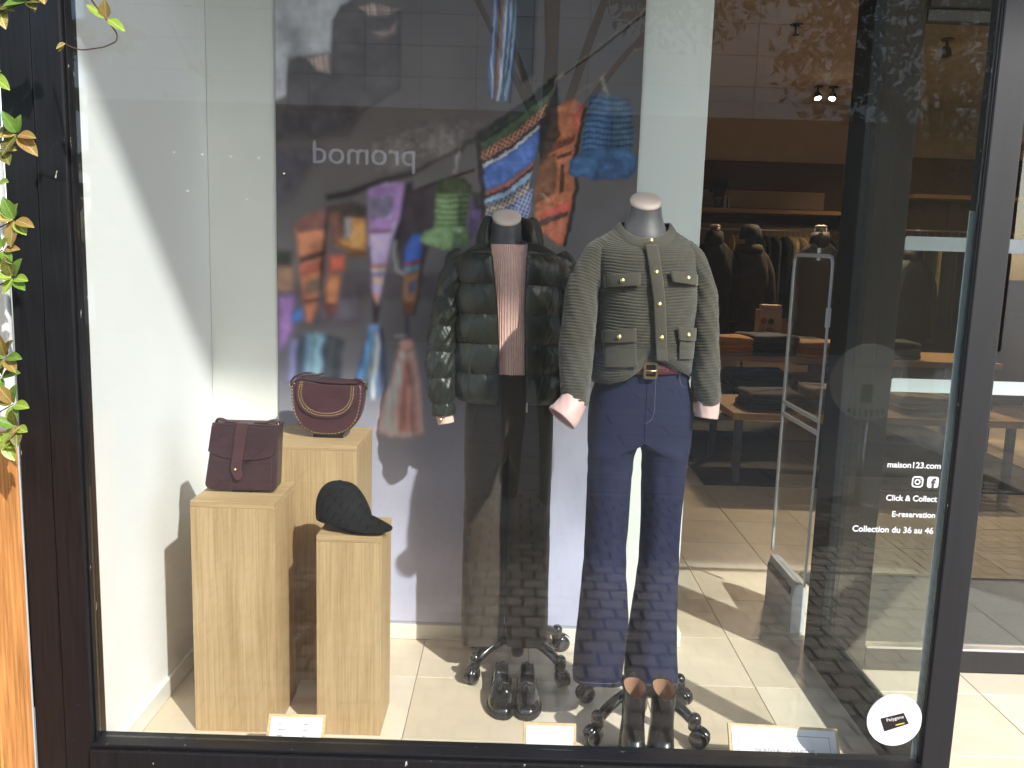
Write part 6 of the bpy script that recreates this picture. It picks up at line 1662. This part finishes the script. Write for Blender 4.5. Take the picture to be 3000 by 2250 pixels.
def leaf_me(L, W, curl):
    n = 9; V = []; F = []
    for i in range(n):
        s = i / (n - 1)
        w = W * math.sin(math.pi * s ** .8) ** .75 if 0 < s < 1 else .0006
        z = -curl * s * s
        for q, dz in ((-1, .30), (-.5, .13), (0, 0), (.5, .13), (1, .30)): V.append((s * L, q * w, z + abs(w) * dz))
    for i in range(n - 1):
        for j in range(4): a = i * 5 + j; F.append((a, a + 1, a + 6, a + 5))
    return mesh_from('leaf', V, F, True)
LEAFS = [[], [], []]
for k, (L, W, c) in enumerate(((.042, .0115, .008), (.034, .0105, .004), (.028, .010, .002))):
    for m in M_LEAF:
        me = leaf_me(L, W, c); me.materials.append(m); LEAFS[k].append(me)
shb = thing('shrub', 'leafy green and reddish shrub growing from the orange planter', 'shrub', (-1.35, -.2, .94))
g = random.Random(5)
def put_leaf(p, dirv, mi, size, scale=1.0):
    d = Vector(dirv).normalized(); side = d.cross(Vector((0, -.75, .65))).normalized(); nrm = side.cross(d).normalized()
    o = put('leaf', LEAFS[size][mi], None, shb)
    o.matrix_parent_inverse = Matrix.Translation(-Vector(shb.location))
    R = Matrix((d, side, nrm)).transposed().to_4x4()
    o.matrix_basis = Matrix.Translation(p) @ R @ Matrix.Diagonal((scale, scale, scale, 1))
def cluster(x, y, z, n, cols, size=1.0, tip=(.6, -.5, .4)):
    for i in range(n):
        a = 2 * math.pi * i / n + g.uniform(-.4, .4); el = g.uniform(-.15, .5)
        d = (math.cos(a) * .9 + tip[0] * .25, -.35 + tip[1] * .3 + g.uniform(-.3, .3), math.sin(a) * .9 + tip[2] * .25)
        put_leaf(Vector((x + d[0] * .004, y + d[1] * .004, z + d[2] * .004)), d, cols[i % len(cols)], g.choice((0, 0, 1, 1, 2)), size * g.uniform(.85, 1.15))
CL = [(-1.135, -.16, 1.77, 6, (0, 1, 2, 4)), (-1.075, -.17, 1.645, 6, (3, 0, 0, 2, 4)), (-1.115, -.16, 1.615, 5, (2, 4, 1)), (-1.09, -.17, 1.465, 7, (3, 1, 0, 1, 2)), (-1.13, -.16, 1.54, 4, (1, 4)),
      (-1.12, -.17, 1.40, 6, (3, 1, 0)), (-1.10, -.17, 1.34, 6, (1, 0, 4, 1)), (-1.12, -.18, 1.165, 6, (0, 4, 3)), (-1.14, -.17, 1.12, 5, (0, 4)), (-1.11, -.18, 1.06, 6, (1, 0, 3, 4)), (-1.10, -.19, 1.01, 5, (1, 4, 0)), (-1.13, -.19, .975, 5, (1, 2)),
      (-1.17, -.16, 1.70, 6, (0, 4, 1)), (-1.20, -.16, 1.58, 6, (1, 0, 2)), (-1.19, -.17, 1.45, 6, (0, 1)), (-1.20, -.18, 1.3, 6, (0, 4)), (-1.21, -.18, 1.18, 6, (1, 0)), (-1.19, -.18, 1.05, 7, (0, 1, 4)), (-1.10, -.17, 1.905, 6, (4, 0, 2)), (-1.03, -.18, 1.915, 5, (4, 0)), (-1.0, -.18, 1.935, 4, (4, 2)),
      (-1.13, -.16, 1.93, 6, (2, 4, 0)), (-1.30, -.2, 1.5, 8, (0, 1)), (-1.32, -.2, 1.25, 8, (0, 4)), (-1.3, -.2, 1.05, 8, (0, 1, 4)), (-1.45, -.22, 1.3, 8, (0, 1)), (-1.5, -.22, 1.1, 8, (0, 4)), (-1.4, -.22, 1.65, 8, (0, 1))]
for c in CL:
    cluster(*c[:4], c[4], 1.22)
    x, y, z = c[:3]
    sx = min((-1.275, -1.355, -1.435, -1.515), key=lambda q_: abs(q_ - x - (.0 if x < -1.25 else 0)))
    tube('twig', [(sx, -.195, max(.95, z - .13), .003), ((sx + x) / 2 - .01, (y - .195) / 2, z - .055, .0022), (x, y, z, .0012)], M_TWIG, shb, 12, 6)
for q in range(5):
    xx = -1.3 - .08 * q
    tube('stem', [(xx, -.2, .93, .008), (xx + .03, -.2, 1.3, .006), (xx - .02, -.19, 1.6, .005), (xx + .05, -.18, 2.0, .003)], M_TWIG, shb, 14, 8)
# the dense inner foliage, away from the window
def inner_foliage(n, m, seed):
    r_ = random.Random(seed); V = []; F = []
    src = LEAFS[0][0]; base = [v.co.copy() for v in src.vertices]; fs = [tuple(p.vertices) for p in src.polygons]
    for _ in range(n):
        c = Vector((r_.uniform(-2.0, -1.27), r_.uniform(-.40, -.06), .97 + 1.1 * r_.random() ** 1.3))
        d = Vector((r_.uniform(-1, 1), r_.uniform(-1, .4), r_.uniform(-.5, 1))).normalized(); s_ = d.cross(Vector((r_.uniform(-.4, .4), -.7, .7))).normalized(); nn = s_.cross(d)
        k = r_.uniform(.9, 1.35); b = len(V)
        V += [c + (d * v.x + s_ * v.y + nn * v.z) * k for v in base]; F += [tuple(b + q for q in f) for f in fs]
    tag(put('foliage', mesh_from('foliage', V, F, True), m, shb), kind='stuff')
M_FOL = [mat('inner_leaf_green', (.11, .20, .03), .45, var=.3, vscale=30, trans=.3), mat('inner_leaf_lime', (.26, .34, .05), .45, var=.3, vscale=30, trans=.3), mat('inner_leaf_dull', (.24, .20, .06), .45, var=.3, vscale=30, trans=.3)]
inner_foliage(420, M_FOL[0], 1); inner_foliage(300, M_FOL[1], 2); inner_foliage(140, M_FOL[2], 3)
# stray branch arching in front of the pane
tube('branch', [(-.905, -.23, 1.99, .0018), (-.868, -.25, 1.905, .0017), (-.845, -.25, 1.875, .0016), (-.827, -.25, 1.853, .0015), (-.816, -.25, 1.838, .0014), (-.818, -.25, 1.824, .0014), (-.845, -.25, 1.812, .0014), (-.89, -.25, 1.805, .0013), (-.912, -.25, 1.811, .0012), (-.922, -.25, 1.817, .0011)], M_TWIG, shb, 60, 6, sm=.03)
put_leaf(Vector((-.838, -.25, 1.867)), (-.75, -.2, .62), 1, 0, 1.05)
put_leaf(Vector((-.837, -.25, 1.868)), (.05, -.3, .9), 3, 2, 1.25)
put_leaf(Vector((-.834, -.25, 1.866)), (.85, -.2, -.45), 1, 0, .98)
put_leaf(Vector((-.922, -.25, 1.817)), (-.6, -.2, -.4), 2, 2, .75)
put_leaf(Vector((-.925, -.25, 1.815)), (-.5, -.3, -.8), 4, 2, .65)

# ------------------------------------------------------------------ person photographing the window, seen mirrored in the pane
def skin_body(name, joints, edges, m, parent, sub=2, root=0):
    me = bpy.data.meshes.new(name)
    me.from_pydata([j[:3] for j in joints], edges, [])
    o = put(name, me, m, parent)
    a = o.modifiers.new('skin', 'SKIN'); a.use_smooth_shade = True
    for i, j in enumerate(joints):
        me.skin_vertices[0].data[i].radius = (j[3], j[4] if len(j) > 4 else j[3])
        me.skin_vertices[0].data[i].use_root = (i == root)
    b = o.modifiers.new('smooth', 'SUBSURF'); b.levels = sub; b.render_levels = sub
    return o
M_SKINP = mat('skin_tone', (.50, .31, .23), .5, var=.06)
M_COATP = mat('dark_jacket_cloth', (.022, .021, .024), .8, var=.2)
M_TRP = mat('dark_trouser_cloth', (.016, .014, .014), .85, var=.2)
M_SNK = mat('grey_sneaker', (.30, .29, .29), .6)
M_HAIRP = mat('brown_hair', (.05, .032, .022), .6)
px, py = .11, -2.43
pe = thing('person', 'person in dark clothes holding up a phone to photograph the window', 'person', (px, py, -.01))
J = [(px, py, .92, .135, .11), (px, py, 1.12, .125, .095), (px, py + .01, 1.32, .15, .10), (px, py, 1.43, .10, .08), (px, py + .01, 1.50, .05, .05),
     (px - .17, py, 1.40, .062), (px - .24, py + .08, 1.19, .050), (px - .13, py + .30, 1.335, .036),
     (px + .17, py, 1.40, .062), (px + .24, py + .08, 1.19, .050), (px + .13, py + .30, 1.335, .036),
     (px - .09, py, .84, .088), (px - .10, py + .02, .47, .062), (px - .105, py - .01, .11, .048),
     (px + .09, py, .84, .088), (px + .10, py + .03, .47, .062), (px + .10, py + .10, .11, .048)]
E_ = [(0, 1), (1, 2), (2, 3), (3, 4), (3, 5), (5, 6), (6, 7), (3, 8), (8, 9), (9, 10), (0, 11), (11, 12), (12, 13), (0, 14), (14, 15), (15, 16)]
ob = skin_body('clothed_body', J, E_, M_COATP, pe)
for s, x_, y_ in ((-1, px - .105, py - .01), (1, px + .10, py + .10)):
    rows = []
    th = np.linspace(0, 2 * math.pi, 28, endpoint=False)
    for z, w, l0, l1 in ((-.006, .046, -.07, .19), (.02, .048, -.072, .195), (.05, .045, -.07, .17), (.08, .042, -.065, .08), (.12, .045, -.06, .05)):
        yy = np.where(np.sin(th) > 0, l1, -l0) * np.sin(th)
        rows.append(np.stack([x_ + w * np.cos(th), y_ + yy, np.full(28, z)], 1))
    put('sneaker', grid_me(np.stack(rows), closeV=True, capU=True), M_SNK, pe)
# head with face, hair
hx, hy, hz = px, py + .035, 1.615
nu, nv = 28, 36
H = np.zeros((nu, nv, 3))
for i in range(nu):
    ph = -math.pi / 2 + math.pi * i / (nu - 1)
    for j in range(nv):
        a = 2 * math.pi * j / nv
        r = math.cos(ph)
        w = .074 * (1 - .18 * max(0, -math.sin(ph)))
        y_ = math.sin(a) * r * .092; x_ = math.cos(a) * r * w; z_ = math.sin(ph) * .115
        if math.sin(a) > .5:                                   # face side
            y_ += .020 * math.exp(-((x_ / .014) ** 2) - ((z_ + .012) / .028) ** 2)      # nose
            y_ -= .010 * math.exp(-(((abs(x_) - .03) / .014) ** 2) - ((z_ - .012) / .012) ** 2)  # eye sockets
            y_ += .006 * math.exp(-((x_ / .022) ** 2) - ((z_ + .058) / .010) ** 2)      # lips
            y_ += .008 * math.exp(-((x_ / .02) ** 2) - ((z_ + .098) / .016) ** 2)       # chin
        H[i, j] = (hx + x_, hy + y_, hz + z_)
hd = put('head', grid_me(H, closeV=True), M_SKINP, pe)
for s in (-1, 1):
    lathe('eye', [(0, .009), (.006, .007), (.010, .001), (.008, -.004)], mat('eye_dark', (.03, .02, .02), .2), hd, 12, 'y', (hx + s * .030, hy + .074, hz + .012))
    tube('ear', [(hx + s * .072, hy, hz + .025, .006, .014), (hx + s * .080, hy - .008, hz + .008, .007, .016), (hx + s * .073, hy - .002, hz - .022, .005, .010)], M_SKINP, hd, 10, 8)
HR = H[nu // 2 - 4:].copy(); c_ = np.array([hx, hy, hz])
HR = c_ + (HR - c_) * 1.10 + np.array([0, -.012, .004])
keep = HR.copy()
front = (keep[..., 1] > hy + .045) & (keep[..., 2] < hz + .06)
keep[front] = (c_ + (keep[front] - c_) * .80)
put('hair', grid_me(keep, closeV=True), M_HAIRP, pe)
# hands: palm with four fingers and a thumb closing on the phone
def hand(sgn):
    wx, wy, wz = px + sgn * .13, py + .30, 1.335
    tube('palm', [(wx, wy, wz, .027, .018), (wx - sgn * .012, wy + .03, wz + .03, .036, .016), (wx - sgn * .028, wy + .045, wz + .065, .038, .014)], M_SKINP, pe, 12, 14)
    for k in range(4):
        b = .078 - .019 * k
        l = (.9, 1.05, 1.0, .8)[k]
        tube('finger', [(wx - sgn * .030, wy + .048, wz + b, .0088), (wx - sgn * .050, wy + .062 * 1.0, wz + b + .006, .0085), (wx - sgn * (.050 + .024 * l), wy + .066, wz + b + .006, .0078), (wx - sgn * (.050 + .044 * l), wy + .058, wz + b + .002, .0065)], M_SKINP, pe, 14, 8)
    tube('thumb', [(wx - sgn * .02, wy + .02, wz + .035, .011), (wx - sgn * .045, wy + .022, wz + .055, .0105), (wx - sgn * .070, wy + .026, wz + .070, .009), (wx - sgn * .085, wy + .028, wz + .075, .007)], M_SKINP, pe, 14, 8)
hand(-1); hand(1)
ph_ = thing('phone', 'slim dark phone held up in both hands', 'phone', (px, py + .345, 1.36))
box('case', (px - .085, py + .332, 1.345), (px + .085, py + .342, 1.43), M_PLASTIC, ph_, .003)
lathe('lens', [(.004, .002), (.004, 0)], M_CHROME, ph_, 12, 'y', (px - .07, py + .342, 1.418))
